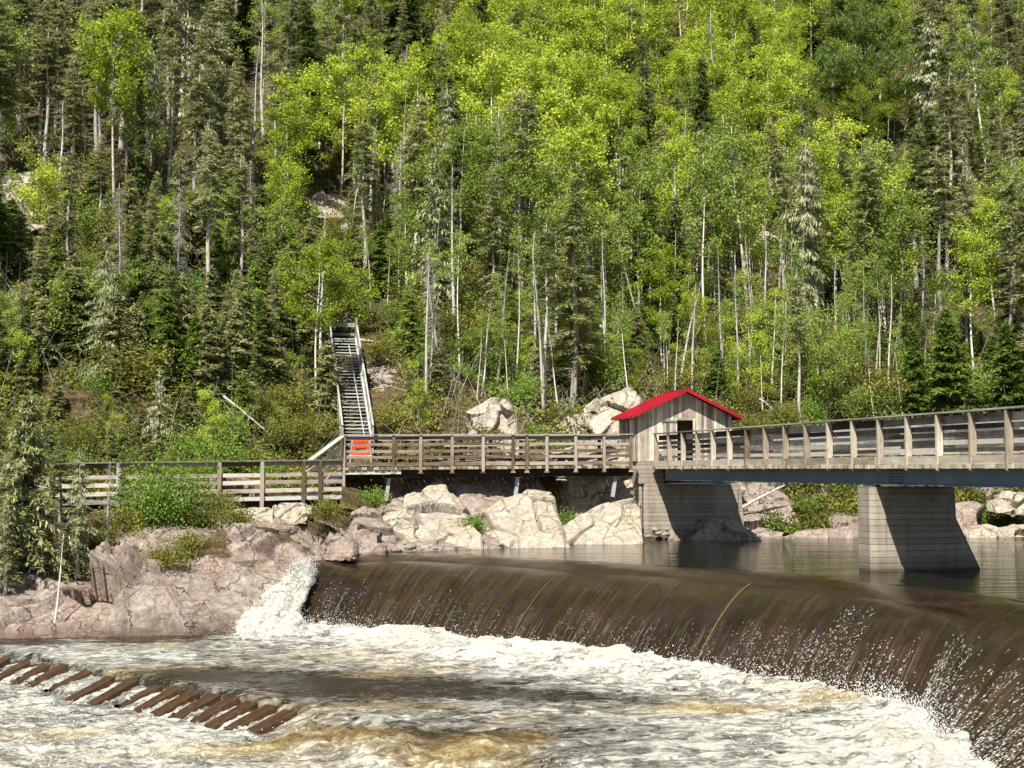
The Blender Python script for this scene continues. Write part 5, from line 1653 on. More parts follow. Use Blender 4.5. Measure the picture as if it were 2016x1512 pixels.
def pine(seed, Hh=15.0, Rr=4.0):
    rg = np.random.default_rng(seed)
    zs = np.linspace(0, Hh, 12)
    tm = trunk_mesh('trunk', [np.array([.1 * math.sin(z * .3), 0, z]) for z in zs], [max(.04, .26 * (1 - z / Hh) ** .7) for z in zs], M['bark_dark'], 8)
    L = Leaves(); P0, P1, W0, W1 = [], [], [], []
    z = Hh * .28
    while z < Hh * .98:
        t = (z / Hh - .28) / .72
        for _ in range(rg.integers(4, 6)):
            az = rg.uniform(0, 6.283); Lb = Rr * (1 - t) ** .65 * rg.uniform(.6, 1.1) + .3
            d = np.array([math.cos(az), math.sin(az), 0]); o = np.array([0, 0, z + rg.uniform(-.2, .2)])
            e = o + d * Lb + np.array([0, 0, .18 * Lb])
            mid = o + d * Lb * .5 - np.array([0, 0, .04 * Lb])
            P0 += [o, mid]; P1 += [mid, e]; W0 += [.06, .035]; W1 += [.035, .012]
            for j in range(int(9 * Lb)):
                f = rg.uniform(.35, 1.0); a = (o + (mid - o) * f * 2) if f < .5 else (mid + (e - mid) * (f - .5) * 2)
                s_ = a + np.array([-d[1], d[0], 0]) * rg.normal(0, .30 * Lb * (1.1 - f * .6)) + np.array([0, 0, rg.uniform(0, .22)])
                P0.append(a); P1.append(s_); W0.append(.012); W1.append(.004)
                n = 26
                dr = unit(rg.normal(0, .7, (n, 3)) + d * .5 + np.array([0, 0, .9]))
                c = s_ + rg.normal(0, .13, (n, 3)) + dr * .06
                L.add(c, dr * rg.uniform(.08, .15, (n, 1)), unit(np.cross(dr, rg.normal(0, 1, (n, 3)))) * .03, np.clip(rg.normal(.5, .15) + rg.normal(0, .15, n), 0, 1))
        z += rg.uniform(.4, .75)
    tw = twig_mesh('branches', (np.array(P0), np.array(P1), np.array(W0), np.array(W1)), M['twig_brown'])
    return [('trunk', tm), ('crown', L.mesh('crown', M['needle_pine'])), ('branches', tw)]

def bush_parts(seed, Hh=1.6, Rr=1.1, mat='leaf_shrub_green', n=2600, leaf=.05, stems=14):
    rg = np.random.default_rng(seed); L = Leaves(); P0, P1, W0, W1 = [], [], [], []
    for i in range(stems):
        az = rg.uniform(0, 6.283); r_ = Rr * rg.uniform(.15, .9)
        e = np.array([math.cos(az) * r_, math.sin(az) * r_, Hh * rg.uniform(.55, 1.0) * (1 - .35 * (r_ / Rr) ** 2)])
        o = np.array([rg.normal(0, .08), rg.normal(0, .08), 0]); m_ = (o + e) / 2 + np.array([0, 0, .12])
        P0 += [o, m_]; P1 += [m_, e]; W0 += [.014, .009]; W1 += [.009, .003]
        k = n // stems
        f = rg.uniform(.25, 1.08, (k, 1)); c = m_ + (e - m_) * (f * 2 - 1) * 1.0 + rg.normal(0, 1, (k, 3)) * np.array([.24, .24, .18]) * (Rr / 1.1)
        c[:, 2] = np.abs(c[:, 2])
        u = unit(rg.normal(0, 1, (k, 3))) * leaf * rg.uniform(.7, 1.4, (k, 1)); v = unit(np.cross(u, rg.normal(0, 1, (k, 3)))) * leaf * .65
        L.add(c, u, v, np.clip(rg.normal(.5, .18) + rg.normal(0, .15, k), 0, 1))
    return [('stems', twig_mesh('stems', (np.array(P0), np.array(P1), np.array(W0), np.array(W1)), M['twig_brown'])), ('foliage', L.mesh('foliage', M[mat]))]

def place(name, parts, loc, rz=0.0, scale=1.0, sxy=None, label=None, cat='tree', group=None, tilt=(0, 0)):
    e = bpy.data.objects.new(name, None); e.empty_display_size = .3; col.objects.link(e)
    e.location = loc; e.rotation_euler = (tilt[0], tilt[1], rz)
    s = sxy if sxy is not None else scale
    e.scale = (s, s, scale)
    tag(e, label, cat, group)
    for nm, me in parts:
        o = bpy.data.objects.new(nm, me); col.objects.link(o); o.parent = e
    return e

SPR = [spruce(1000 + i, Hh=10, Rr=[1.1, 1.3, 1.0, 1.45, 1.15][i], base=[.20, .42, .52, .30, .60][i], dens=.85, gap=[.28, .35, .22, .32, .4][i], shape=[.85, .7, .8, .9, .6][i], lichen=0) for i in range(5)]
SPD = [spruce(1100 + i, Hh=10, Rr=[1.2, 1.4, .75][i], base=[.12, .2, .25][i], mat='needle_dark', bark='bark_dark', dens=1.2, gap=.05) for i in range(3)]
SPL = [spruce(1200 + i, Hh=9, Rr=[1.2, 1.5][i], base=.12, dens=.8, lichen=[.55, .85][i], gap=.2, step=.28, droop=.5) for i in range(2)]
FIR = [spruce(1300 + i, Hh=6, Rr=[1.55, 1.35][i], base=.04, mat='needle_fir', bark='bark_dark', dens=1.5, gap=.04, step=.2, tuft=1.05, droop=.22) for i in range(2)]
BIR = [broadleaf(1400 + i, Hh=9, Rr=[1.7, 2.0, 1.4, 1.8, 1.6][i], base=[.4, .5, .45, .32, .55][i], mat='leaf_bright', leaves=[5600, 6600, 4600, 6000, 4800][i], leaf=.066, spread=.30) for i in range(5)]
ALD = [broadleaf(1500 + i, Hh=9, spread=.3, Rr=[1.6, 1.9, 1.5, 1.7][i], base=[.22, .3, .45, .35][i], mat='leaf_mid', bark=['bark_birch', 'bark_grey', 'bark_birch', 'bark_grey'][i], leaves=[4600, 5200, 3600, 4800][i], leaf=.06) for i in range(4)]
SNG = [snag(1600 + i, Hh=9, Rr=[.8, 1.1, .6][i], dens=[1.2, 1.5, .8][i], lichen=0) for i in range(3)]

# ------------------------------------------------------------------ single trees that stand out
def at_px(px, py): return ground_hit(px, py)
def hpx(g, px_h):            # metres for a height in photo pixels at that distance
    return px_h * g.y / F
def hero(name, builder, px, py, hp, label, cat='tree', group=None, rz=0.0, loc=None, wfac=1.0, tilt=(0, 0)):
    g = at_px(px, py) if loc is None else loc
    hm = hpx(g, hp)
    parts, H0 = builder
    return place(name, parts, g + (Vector((0, -.15, .16)) if cat == 'bush' else Vector((0, 0, -.1))), rz, hm / H0, hm / H0 * wfac, label, cat, group, tilt)
hero('pine_tree', (pine(1), 15.0), 1703, 300, 430, 'big blue-green pine with layered boughs, tallest at the top edge above the round birch', rz=.3)
hero('birch_tree', (broadleaf(2, 7, 2.3, .42, 'leaf_bright', 'bark_birch', 22, 8500, .055, fork=True), 7.0), 1697, 338, 165, 'round crowned bright green birch with a white forked trunk, just below the big pine', wfac=1.15)
hero('birch_tree', (broadleaf(3, 12, 2.6, .45, 'leaf_bright', 'bark_birch', 22, 9000, .06), 12.0), 962, 345, 300, 'tall pale green birch with a dense rounded top, upslope from the pointed outcrop')
hero('birch_tree', (broadleaf(4, 9, 1.6, .5, 'leaf_mid', 'bark_birch', 10, 2600, .055, lean=-.03), 9.0), 1572, 400, 190, 'thin crowned birch with a bright white bent trunk, upslope and west of the round birch')
hero('spruce_tree', (spruce(5, 11, .62, .15, 'needle_dark', 'bark_dark', .3, 1.3, gap=.03), 11.0), 275, 435, 290, 'narrow nearly black spruce with a bare dark lower trunk on the western slope')
hero('spruce_tree', (spruce(6, 9, 1.7, .06, 'needle_olive', 'bark_grey', .55, .7, lichen=.9, gap=.22, step=.34), 9.0), 205, 772, 315, 'spruce hung with pale lichen all down its drooping boughs, above the lower boardwalk', rz=1.0)
hero('spruce_tree', (spruce(7, 8, 1.8, .10, 'needle_olive', 'bark_dark', .5, .7, lichen=.75, gap=.2, step=.3), 8.0), 312, 912, 190, 'broad grey lichen covered spruce standing right behind the lower boardwalk rail')
hero('birch_tree', (broadleaf(8, 6, 1.5, .12, 'leaf_bright', 'bark_birch', 18, 5200, .055), 6.0), 335, 520, 140, 'small bright green birch alone among the western spruces')
hero('dead_tree', (snag(9, 9, .5, .6), 9.0), 1052, 756, 300, 'straight pale dead trunk with short broken branches, upslope from the gap between the two outcrops')
hero('dead_tree', (snag(10, 9, .9, 1.6), 9.0), 868, 782, 290, 'bowed grey dead trunk wrapped in fine curling twigs, upslope from the boardwalk', tilt=(0, -.10))
hero('dead_tree', (snag(11, 9, .5, .7), 9.0), 1330, 778, 250, 'leaning bleached dead trunk rising behind the peak of the red roof', tilt=(0, .22))
hero('dead_tree', (snag(12, 6, .4, .5, lo=.5), 6.0), 1352, 705, 85, 'short leaning broken trunk crossing behind the leaning bleached one', tilt=(0, .38))
hero('dead_tree', (snag(13, 7, .4, .5, lo=.6), 7.0), 1388, 745, 120, 'thin pale broken trunk just upslope of the shed roof', tilt=(0, .02))
hero('dead_tree', (snag(14, 8, .8, 1.8), 8.0), 492, 540, 230, 'grey twiggy dead spruce standing among green ones west of the boulders', )
hero('dead_tree', (snag(15, 8, .9, 2.0, lichen=.15), 8.0), 300, 330, 240, 'grey leafless spruce with a haze of fine twigs beside the nearly black spruce')
hero('dead_tree', (snag(16, 8, .5, .8), 8.0), 1914, 262, 190, 'slim white dead trunk with wispy twigs near the top of the eastern slope', tilt=(0, -.06))
hero('dead_tree', (snag(17, 6, .8, 1.2), 6.0), 1712, 790, 110, 'grey dead sapling with tangled twigs behind the bridge rail')
hero('fir_tree', (FIR[0], 6.0), 1868, 835, 230, 'bushy fresh green fir behind the bridge rail, the fullest of the three', 'tree', rz=.4, wfac=1.0)
hero('fir_tree', (FIR[1], 6.0), 1985, 830, 200, 'bushy green fir behind the bridge rail at the edge of the view', 'tree', rz=1.4, wfac=1.15)
hero('fir_tree', (FIR[1], 6.0), 1800, 830, 190, 'slimmer green fir behind the bridge rail, westernmost of the three', 'tree', rz=2.4, wfac=.9)
hero('willow_tree', (broadleaf(18, 7, 2.6, .12, 'leaf_mid', 'bark_dark', 30, 9500, .045, multi=5, spread=.4), 7.0), 1632, 850, 265, 'feathery pale green willow with dark spreading stems behind the bridge rail', wfac=1.05)
hero('alder_tree', (broadleaf(19, 6, 1.8, .1, 'leaf_bright', 'bark_dark', 20, 5600, .05, multi=3), 6.0), 1470, 800, 190, 'light green alder between the shed roof and the feathery willow')
hero('birch_tree', (broadleaf(20, 9, 1.2, .6, 'leaf_mid', 'bark_birch', 10, 2200, .05, lean=.01), 9.0), 1536, 842, 260, 'slender birch with a clean white trunk just east of the shed roof')
hero('birch_tree', (broadleaf(21, 9, 1.2, .6, 'leaf_mid', 'bark_birch', 10, 2000, .05, lean=-.02), 9.0), 1722, 838, 230, 'slender birch with a white bending trunk beside the slim fir')
hero('larch_tree', (spruce(22, 10, .9, .6, 'needle_olive', 'bark_grey', .3, .9), 10.0), 1575, 836, 300, 'tall grey trunk with a thin high crown among the willow branches')
hero('birch_tree', (broadleaf(23, 6, 1.4, .1, 'leaf_bright', 'bark_birch', 16, 3600, .05, multi=3), 6.0), 822, 850, 145, 'low bright birch sapling just above the boardwalk rail, east of the long stair')
# trees in front of the lower boardwalk
def on_bank(px, py):
    g = ground_hit(px, py); return g
hero('spruce_tree', (SPL[1], 9.0), 150, 1130, 250, 'tall lichen hung spruce on the bank between the big drooping one and the green bush', wfac=1.25)
hero('spruce_tree', (SPR[0], 10.0), 238, 1035, 150, 'small olive spruce just west of the green leafy bush', wfac=1.3)
hero('spruce_tree', (SPL[0], 9.0), 8, 1180, 210, 'low lichen hung spruce overhanging the rock at the very west edge', wfac=1.5)
hero('leafy_bush', (bush_parts(41, 1.2, 1.2, 'leaf_shrub', 2200, .045), 1.2), 190, 1092, 60, 'brown green bush under the lichen hung spruces on the bank', 'bush')
for px_, py_, hp_, lab_ in ((596, 886, 44, 'ochre green shrub behind the lower boardwalk, nearest the joining steps'), (560, 892, 46, 'ochre green shrub behind the third boardwalk post from the steps'),
                            (632, 872, 40, 'ochre green shrub against the foot of the long stair'), (770, 862, 46, 'brownish shrub at the foot of the scree'), (742, 720, 40, 'ochre shrub at the head of the scree')):
    hero('leafy_bush', (bush_parts(int(px_), 1.3, 1.3, 'leaf_shrub', 2200, .05), 1.3), px_, py_, hp_ * 1.25, lab_, 'bush')
for px_, py_, hp_, lab_ in ((250, 1062, 40, 'low brown bush on the bank directly under the green leafy bush, west side'), (395, 1052, 38, 'low brown bush on the bank just east of the green leafy bush'),
                            (330, 1125, 30, 'small brown tuft in a crack halfway down the sloping rock'), (470, 1050, 28, 'small dark shrub below the upright blocky rock'), (212, 1150, 26, 'small dark shrub low on the rock near the white leaning trunk')):
    hero('leafy_bush', (bush_parts(int(px_), 1.0, 1.3, 'leaf_shrub', 2000, .05), 1.0), px_, py_ + 6, hp_ * 1.35, lab_, 'bush')
hero('leafy_bush', (bush_parts(42, 1.0, 1.2, 'leaf_shrub', 2200, .045), 1.0), 430, 1022, 42, 'low dark bush beneath the lower boardwalk, east of the green bush', 'bush')
hero('leafy_bush', (bush_parts(43, 1.0, 1.1, 'leaf_shrub', 1800, .045), 1.0), 645, 1035, 44, 'low dark bush in the gap between the two boardwalks', 'bush')
hero('spruce_tree', (spruce(30, 7, 1.9, .10, 'needle_olive', 'bark_dark', .55, 1.3, lichen=.25, gap=.06, step=.2), 7.0), 46, 1140, 370, 'large drooping spruce growing out of the rocky bank at the west edge')
hero('spruce_tree', (spruce(31, 6, 1.2, .08, 'needle_olive', 'bark_grey', .5, 1.0, lichen=.25), 6.0), 152, 1085, 165, 'small grey green spruce in front of the lower boardwalk, beside the forked dead tree')
hero('spruce_tree', (spruce(32, 6, 1.2, .05, 'needle_olive', 'bark_dark', .5, .8, lichen=.5), 6.0), 96, 1130, 150, 'ragged drooping spruce on the bank behind the white leaning trunk')
hero('dead_tree', (snag(33, 6, .7, 1.0, lo=.25), 6.0), 212, 1105, 200, 'pale forked dead tree in front of the lower boardwalk rail')
hero('dead_tree', (snag(34, 5, .22, .5, mat='bark_birch', lo=.55), 5.0), 103, 1246, 200, 'thin white leaning trunk rising from the waterline rock', tilt=(0, .10))
hero('spruce_tree', (SPL[0], 9.0), 4, 1100, 210, 'drooping grey green spruce behind the large one at the west edge', wfac=1.3)
hero('spruce_tree', (SPR[3], 10.0), 118, 1040, 190, 'dense small spruce against the lower boardwalk rail near the west edge', wfac=1.4)
hero('spruce_tree', (SPR[1], 10.0), 70, 1005, 220, 'spruce rising through the west end of the lower boardwalk', wfac=1.2)
hero('leafy_bush', (bush_parts(35, 2.2, 1.7, 'leaf_shrub_green', 5600, .055, 22), 2.2), 322, 1062, 140, 'bright green leafy bush overhanging the rock in front of the lower boardwalk', 'bush', wfac=.92)
hero('leafy_bush', (bush_parts(36, 1.2, .9, 'leaf_shrub_green', 1400, .045), 1.2), 738, 1015, 48, 'small green bush under the corner of the upper boardwalk', 'bush')
hero('leafy_bush', (bush_parts(37, 1.2, .8, 'leaf_shrub', 1300, .045), 1.2), 375, 1110, 60, 'brownish bush rooted in a cleft of the sloping rock', 'bush')
hero('grass_tuft', (bush_parts(38, 1.0, .8, 'leaf_shrub_green', 1000, .05), 1.0), 935, 1050, 40, 'green tuft between the two pale slabs below the boardwalk', 'plant')
hero('grass_tuft', (bush_parts(39, 1.0, .9, 'leaf_shrub_green', 1100, .05), 1.0), 1120, 1035, 36, 'green tuft between the largest slab and the yellowish slab', 'plant')
hero('grass_tuft', (bush_parts(40, .8, .6, 'leaf_shrub', 700, .05), .8), 262, 1172, 26, 'mossy clump low on the pink rock near the waterline', 'plant')

# fallen logs and leaning dead stems
def log(px0, py0, px1, py1, r_, label, mat='bark_dead', lift=.15, dy=0.0, branches=0):
    a = ground_hit(px0, py0); b = ground_hit(px1, py1)
    Y = min(a.y, b.y) - .2 + dy
    a = P(px0, py0, Y); b = P(px1, py1, Y + .3)
    mb = MB(int(px0)); mid = (a + b) / 2 + Vector((0, 0, .03))
    mb.tube([a, a.lerp(mid, .5) + Vector((0, 0, .02)), mid, mid.lerp(b, .5), b], [r_, r_ * .9, r_ * .8, r_ * .65, r_ * .4], 7)
    rr = random.Random(int(px0 + py0))
    for i in range(branches):
        t = rr.uniform(.2, .95); c = a.lerp(b, t); d = Vector((rr.uniform(-.3, .3), rr.uniform(-.3, .1), rr.uniform(.2, .9) * rr.choice([1, 1, -1]))) * rr.uniform(.3, .9)
        mb.tube([c, c + d * .6 + Vector((0, 0, .05)), c + d], [r_ * .35, r_ * .2, .008], 4)
    o = mb.build('fallen_log', M[mat], None, True)
    tag(o, label, 'log', 'fallen trunks on the slope')
log(1505, 462, 1590, 490, .13, 'short thick white log lying on the slope upslope from the feathery willow', 'bark_birch')
log(1478, 480, 1515, 503, .10, 'small white log just below the short thick one', 'bark_birch')
log(1635, 742, 1722, 762, .09, 'grey log caught level among the willow stems', 'bark_grey', branches=3)
log(702, 670, 746, 674, .07, 'thin pale log lying beside the head of the long stair')
log(1455, 790, 1560, 792, .045, 'thin pole lying level just above the shed roof', 'bark_dead')
log(1495, 785, 1530, 815, .06, 'twisted white root mass beside the shed roof', 'bark_birch', branches=9)
log(440, 780, 560, 880, .045, 'grey fallen stem slanting down toward the lower boardwalk', 'bark_dead', branches=4)
log(540, 790, 600, 836, .035, 'short thin fallen stem west of the long stair', 'bark_birch')
log(400, 745, 440, 752, .035, 'thin bent dead stem near the lichen hung spruce', 'bark_dead', branches=2)
log(1462, 1000, 1545, 955, .07, 'driftwood pole leaning on the rocks beside the shed pier', 'bark_dead', branches=5, dy=-.3)
log(958, 715, 1005, 728, .05, 'short pale log lying among bushes above the pointed outcrop')
log(950, 642, 1040, 640, .035, 'thin fallen pole lying level behind the straight pale trunk')
log(1180, 640, 1240, 700, .06, 'dark rotting trunk lying across the slope above the boardwalk end', 'bark_grey', branches=3)
log(1020, 742, 1100, 735, .04, 'thin dead branch lying across the low bushes')

# ------------------------------------------------------------------ the wood on the slope
def zone_words(px, py, Y):
    """where a tree stands, told by things one can find"""
    if px < 330: a = 'above the lower boardwalk, west part'
    elif px < 600: a = 'above the lower boardwalk, east part'
    elif px < 800: a = 'around and above the long stair'
    elif px < 1050: a = 'above the pointed outcrop'
    elif px < 1230: a = 'above the broad outcrop'
    elif px < 1460: a = 'above the red roofed shed'
    elif px < 1680: a = 'upslope from the near girder end of the bridge' if False else 'above the far bays of the bridge'
    elif px < 1850: a = 'above the river pier of the bridge'
    else: a = 'above the near bays of the bridge'
    b = 'low down' if Y < 68 else ('half way up' if Y < 88 else 'high up')
    return a, b
KINDS = {'spruce_tree': ('olive green spruce', 'spruce'), 'dark_spruce_tree': ('dark green spruce', 'spruce'), 'lichen_spruce_tree': ('lichen hung spruce', 'spruce'),
         'birch_tree': ('bright spring green birch', 'birch'), 'alder_tree': ('duller green leafy tree', 'broadleaf tree'), 'dead_tree': ('grey dead tree', 'dead tree')}
SRC = {'spruce_tree': (SPR, 10), 'dark_spruce_tree': (SPD, 10), 'lichen_spruce_tree': (SPL, 9), 'birch_tree': (BIR, 9), 'alder_tree': (ALD, 9), 'dead_tree': (SNG, 9)}
def probs(px, py, Y):
    # spruce, dark, lichen, birch, alder, dead
    if px < 600:   p = [.56, .05, .15, .05, .06, .13]
    elif px < 900: p = [.36, .10, .04, .30, .08, .12] if py < 330 else [.42, .05, .05, .14, .16, .18]
    elif px < 1560: p = [.10, .10, .0, .60, .14, .06] if py < 300 else ([.18, .05, .0, .32, .33, .12] if py < 520 else [.22, .03, .02, .15, .24, .36])
    elif px < 1800: p = [.13, .09, .0, .42, .28, .08] if py < 350 else [.18, .05, .02, .28, .33, .14]
    else:          p = [.56, .08, .04, .12, .10, .10]
    return p
tree_pts = []
occupied = [(o.location.x, o.location.y) for o in col.objects if o.parent is None and o.type == 'EMPTY' and o.get('category') in ('tree',)]
rg = np.random.default_rng(99)
cands = []
Yc = 53.0
Yc = 51.0
while Yc < 136:
    sp_ = 1.75 + 0.012 * (Yc - 53)
    half = Yc * 0.375 + 5
    x = -half
    while x < half:
        cands.append((x + rg.uniform(-.8, .8), Yc + rg.uniform(-.8, .8))); x += sp_ * rg.uniform(.8, 1.25)
    Yc += sp_ * 1.12
cands = np.array(cands)
cz = H(cands[:, 0], cands[:, 1])
ptsacc = []
cnt = {}
for (x, y), z in zip(cands, cz):
    px, py = proj(x, y, z)
    e_ = y - float(np.interp(x, SSX, SSY))
    if e_ < 1.2: continue
    if e_ < 5 and px > 620 and rg.random() < .45: continue
    if e_ > 4.5 and rg.random() < .12: continue
    if e_ > 40 and rg.random() < .25: continue
    # keep the stair, the scree and the boulders open
    if 640 < px < 775 and y < 63: continue
    if 630 < px < 705 and y < 71: continue
    if 1215 < px < 1300 and y < 62: continue
    if any((x - a) ** 2 + (y - b) ** 2 < 1.0 for a, b in occupied): continue
    hgt = rg.uniform(7.0, 11.6)
    if px < 620 and e_ < 14: hgt = rg.uniform(3.2, 8.5)
    if py > 640 and rg.random() < .35: hgt *= .6
    pr = np.array(probs(px, py - hgt * F / y * .5, y)); pr = pr / pr.sum()
    kind = list(KINDS)[rg.choice(6, p=pr)]
    # a thick bright stand and a thick dark stand now and then
    if kind in ('birch_tree', 'alder_tree'): hgt *= rg.uniform(.75, 1.05)
    if kind == 'dead_tree': hgt *= rg.uniform(.6, .95)
    if 870 < px < 1015 and y < 60: continue
    if 1590 < px < 1815 and 240 < py < 560: hgt *= .5
    srcs, H0 = SRC[kind]
    v_ = srcs[rg.integers(len(srcs))]
    a_, b_ = zone_words(px, py, y)
    stat = 'tall' if hgt > 8.6 else ('middling' if hgt > 6.5 else 'short')
    lab = '%s %s %s %s' % (stat, KINDS[kind][0], b_, a_)
    ptsacc.append((kind, v_, (x, y, z - .12), rg.uniform(0, 6.283), hgt / H0, hgt / H0 * rg.uniform(.9, 1.25), lab, KINDS[kind][1], (rg.normal(0, .02), rg.normal(0, .02)), px, py))
    cnt[kind] = cnt.get(kind, 0) + 1
SLM = [snag(1800 + i, Hh=8, Rr=[.35, .5][i], dens=.55, lo=.45, mat=['bark_dead', 'bark_grey'][i]) for i in range(2)] + [broadleaf(1810 + i, Hh=8, Rr=.8, base=.72, mat='leaf_mid', nl=7, leaves=900, leaf=.055, bark=['bark_birch', 'bark_birch'][i]) for i in range(2)]
for _ in range(170):
    x = rg.uniform(-.14, .34) * 60; y = float(np.interp(x, SSX, SSY)) + rg.uniform(.8, 17); z = float(H(x, y)); px, py = proj(x, y, z)
    if 640 < px < 775 and y < 64: continue
    if not 600 < px < 1960: continue
    i_ = int(rg.integers(4)); hgt = rg.uniform(3.5, 7.5); a_, b_ = zone_words(px, py, y)
    kind = 'dead_tree' if i_ < 2 else 'birch_tree'
    lab = ('slim bare trunk %s %s' if i_ < 2 else 'slim tiny crowned birch %s %s') % ('on the lower slope', a_)
    ptsacc.append((kind, SLM[i_], (x, y, z - .1), rg.uniform(0, 6.28), hgt / 8, hgt / 8 * .85, lab, KINDS[kind][1], (rg.normal(0, .06), rg.normal(0, .07)), px, py))
print('TREES', len(ptsacc), cnt)
for kind, v_, loc, rz, s, sx, lab, cat, tl_, px, py in ptsacc:
    place(kind, v_, loc, rz, s, sx, lab, cat, lab.replace(',', '').replace(' spruce ', ' spruces ').replace(' birch ', ' birches ').replace(' tree ', ' trees '), tl_)

# saplings along the foot of the wood
SPS = [spruce(1700 + i, Hh=4, Rr=[.95, .75, 1.05][i], base=.03, mat=['needle_olive', 'needle_olive', 'needle_fir'][i], bark='bark_dark', dens=1.3, gap=.06, step=.17, tuft=.9, twigs=False) for i in range(3)]
LFS = [broadleaf(1720 + i, Hh=4, Rr=[1.0, 1.3, .9][i], base=.08, mat=['leaf_bright', 'leaf_mid', 'leaf_mid'][i], bark='bark_dark', nl=12, leaves=[2300, 2600, 1500][i], leaf=.05, multi=3, spread=.28) for i in range(3)]
LFS.append(bush_parts(1730, 2.6, 1.5, 'leaf_shrub', 2600, .055, 18)); LFS.append(bush_parts(1731, 2.2, 1.4, 'leaf_shrub_green', 2400, .055, 18))
ns_ = 0
for _ in range(900):
    y = 47 + 24 * rg.random() ** 1.1; x = rg.uniform(-.385, .385) * y
    e_ = y - float(np.interp(x, SSX, SSY)); z = float(H(x, y)); px, py = proj(x, y, z)
    if e_ < -1.5 and not (x > 11 and e_ > -3.2) and not (x < -10 and e_ > -8.5): continue
    if e_ > 15: continue
    if 640 < px < 778 and y < 62: continue
    if 590 < px < 780 and e_ < 1: continue
    if -2.6 < x < 10.6 and e_ < .9: continue
    if 900 < px < 1020 and e_ < 3 or 1060 < px < 1270 and e_ < 2.2: continue
    con = rg.random() < (.78 if px < 620 else (.25 if px < 1750 else .6))
    if e_ < 0: con = con and x < -12
    a_, b_ = zone_words(px, py, y)
    hgt = rg.uniform(1.4, 4.2) if e_ > 1 else rg.uniform(1.0, 2.0)
    if px > 780: hgt *= .8
    if con:
        m_ = SPS[rg.integers(3)]; lab = 'young spruce at the foot of the wood ' + a_; place('spruce_sapling', m_, (x, y, z - .08), rg.uniform(0, 6.28), hgt / 4, hgt / 4 * rg.uniform(.9, 1.2), lab, 'sapling', 'young spruces ' + a_)
    else:
        k_ = int(rg.integers(5)); m_ = LFS[k_]; h_ = 4 if k_ < 3 else 2.4
        if k_ >= 3: hgt = min(hgt, 2.4)
        lab = 'leafy shrub at the foot of the wood ' + a_; place('leafy_shrub', m_, (x, y, z - .08), rg.uniform(0, 6.28), hgt / h_, hgt / h_ * rg.uniform(.9, 1.25), lab, 'shrub', 'leafy shrubs ' + a_)
    ns_ += 1
print('SAPLINGS', ns_)

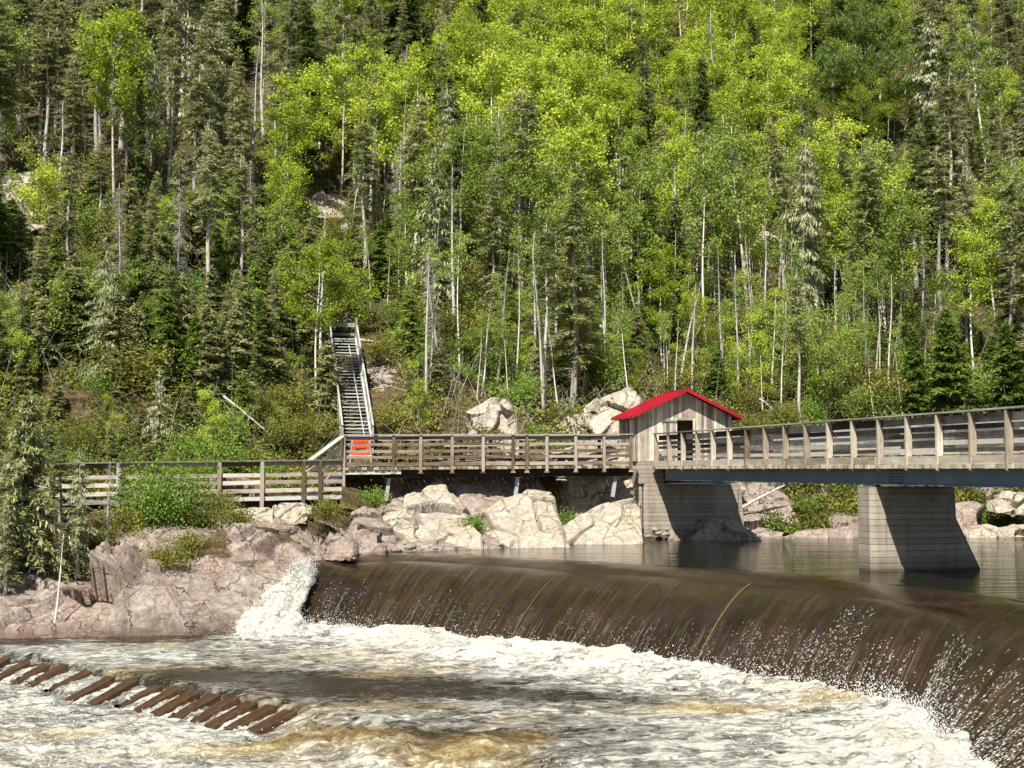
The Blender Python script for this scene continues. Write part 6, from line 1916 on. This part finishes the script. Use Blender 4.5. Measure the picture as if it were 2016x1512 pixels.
# undergrowth: one mass of low leafy shrubs, ferns and seedlings
def undergrowth():
    rg = np.random.default_rng(5)
    N_ = 9000
    Y = 46 + 82 * rg.random(N_) ** 1.35
    X = rg.uniform(-1, 1, N_) * (Y * .39 + 2)
    e = Y - np.interp(X, SSX, SSY)
    Z = H(X, Y)
    px = 1008 + F * X / Y
    keep = (e > -2.6 + 1.2 * vn(X * .5, Y * .5, seed=2)) | ((X < -12) & (e > -9) & (rg.random(N_) < .6)) | ((X < -6.4) & (e > -5.2) & (rg.random(N_) < .85)) | ((X > 9) & (e > -4.9) & (e < -1))
    keep &= ~((px > 650) & (px < 736) & (Y < 63))
    keep &= ~((px > 640) & (px < 694) & (Y < 66.5))
    keep &= ~((px > 730) & (px < 774) & (Y < 61))
    keep &= ~((px > 655) & (px < 740) & (e < -2))
    keep &= ~((X > 3.6) & (X < 10.4) & (e < -.9)) & ~((X > -2.3) & (X < 5.0) & (e < -1.4))
    X, Y, Z, px, e = X[keep], Y[keep], Z[keep], px[keep], e[keep]
    Xb = rg.uniform(9.5, 26, 900); eb = rg.uniform(-4.9, -.5, 900); Yb = np.interp(Xb, SSX, SSY) + eb; ok_ = (1008 + F * Xb / Yb > 1545) & (vn(Xb / 1.3, Yb / 1.3, seed=28) > -.5)
    Xb, Yb, eb = Xb[ok_], Yb[ok_], eb[ok_]
    X = np.r_[X, Xb]; Y = np.r_[Y, Yb]; Z = np.r_[Z, H(Xb, Yb)]; px = 1008 + F * X / Y; e = np.r_[e, eb]
    n = len(X)
    rad = rg.uniform(.35, .8, n); hh = rg.uniform(.35, 1.25, n) * np.where(e < 0, .75, 1)
    hue = np.clip(.42 + .28 * vn(X / 3, Y / 3, seed=8) + rg.normal(0, .16, n), 0, 1)
    k = 74
    th = rg.uniform(0, 2 * np.pi, (n, k)); r_ = np.sqrt(rg.random((n, k)))
    zz = rg.random((n, k)) ** .7 * (1 - .6 * r_ ** 2)
    C = np.stack([X[:, None] + np.cos(th) * r_ * rad[:, None], Y[:, None] + np.sin(th) * r_ * rad[:, None], Z[:, None] + zz * hh[:, None] - .05], -1).reshape(-1, 3)
    u = unit(rg.normal(0, 1, C.shape)) * rg.uniform(.05, .10, (len(C), 1)); v = unit(np.cross(u, rg.normal(0, 1, C.shape))) * .045
    l = np.clip(np.repeat(hue, k) + rg.normal(0, .10, len(C)), 0, 1)
    L = Leaves(); L.add(C, u, v, l)
    me = L.mesh('undergrowth', M['leaf_shrub'])
    # split tone between a yellow green and a fresh green material
    g2 = (vn(C[:, 0] / 2.2, C[:, 1] / 2.2, seed=18) > .12 + .4 * (C[:, 0] < -6))
    me.materials.append(M['leaf_shrub_green']); me.polygons.foreach_set('material_index', g2.astype(np.int32))
    tag(link('undergrowth', me), 'low mixed shrubs and ferns covering the slope under the trees', 'undergrowth', kind='stuff')
    # fallen twigs and bare stems
    m = 5200
    Y2 = 50 + 45 * rg.random(m); X2 = rg.uniform(-1, 1, m) * (Y2 * .39); e2 = Y2 - np.interp(X2, SSX, SSY)
    kk = (e2 > -2) & ~((np.abs(1008 + F * X2 / Y2 - 700) < 60) & (Y2 < 64)); X2, Y2 = X2[kk], Y2[kk]; Z2 = H(X2, Y2)
    p0 = np.stack([X2, Y2, Z2], 1); m = len(X2)
    d = unit(np.stack([rg.normal(0, .45, m), rg.normal(0, .3, m), rg.random(m) * 1.0 + .05], 1)) * rg.uniform(.5, 2.6, (m, 1))
    tw = twig_mesh('dead_stems', (p0, p0 + d, np.full(m, .014), np.full(m, .004)), M['twig_grey'])
    tag(link('dead_stems', tw), 'bare grey stems and twigs standing through the undergrowth', 'twigs', kind='stuff')
undergrowth()
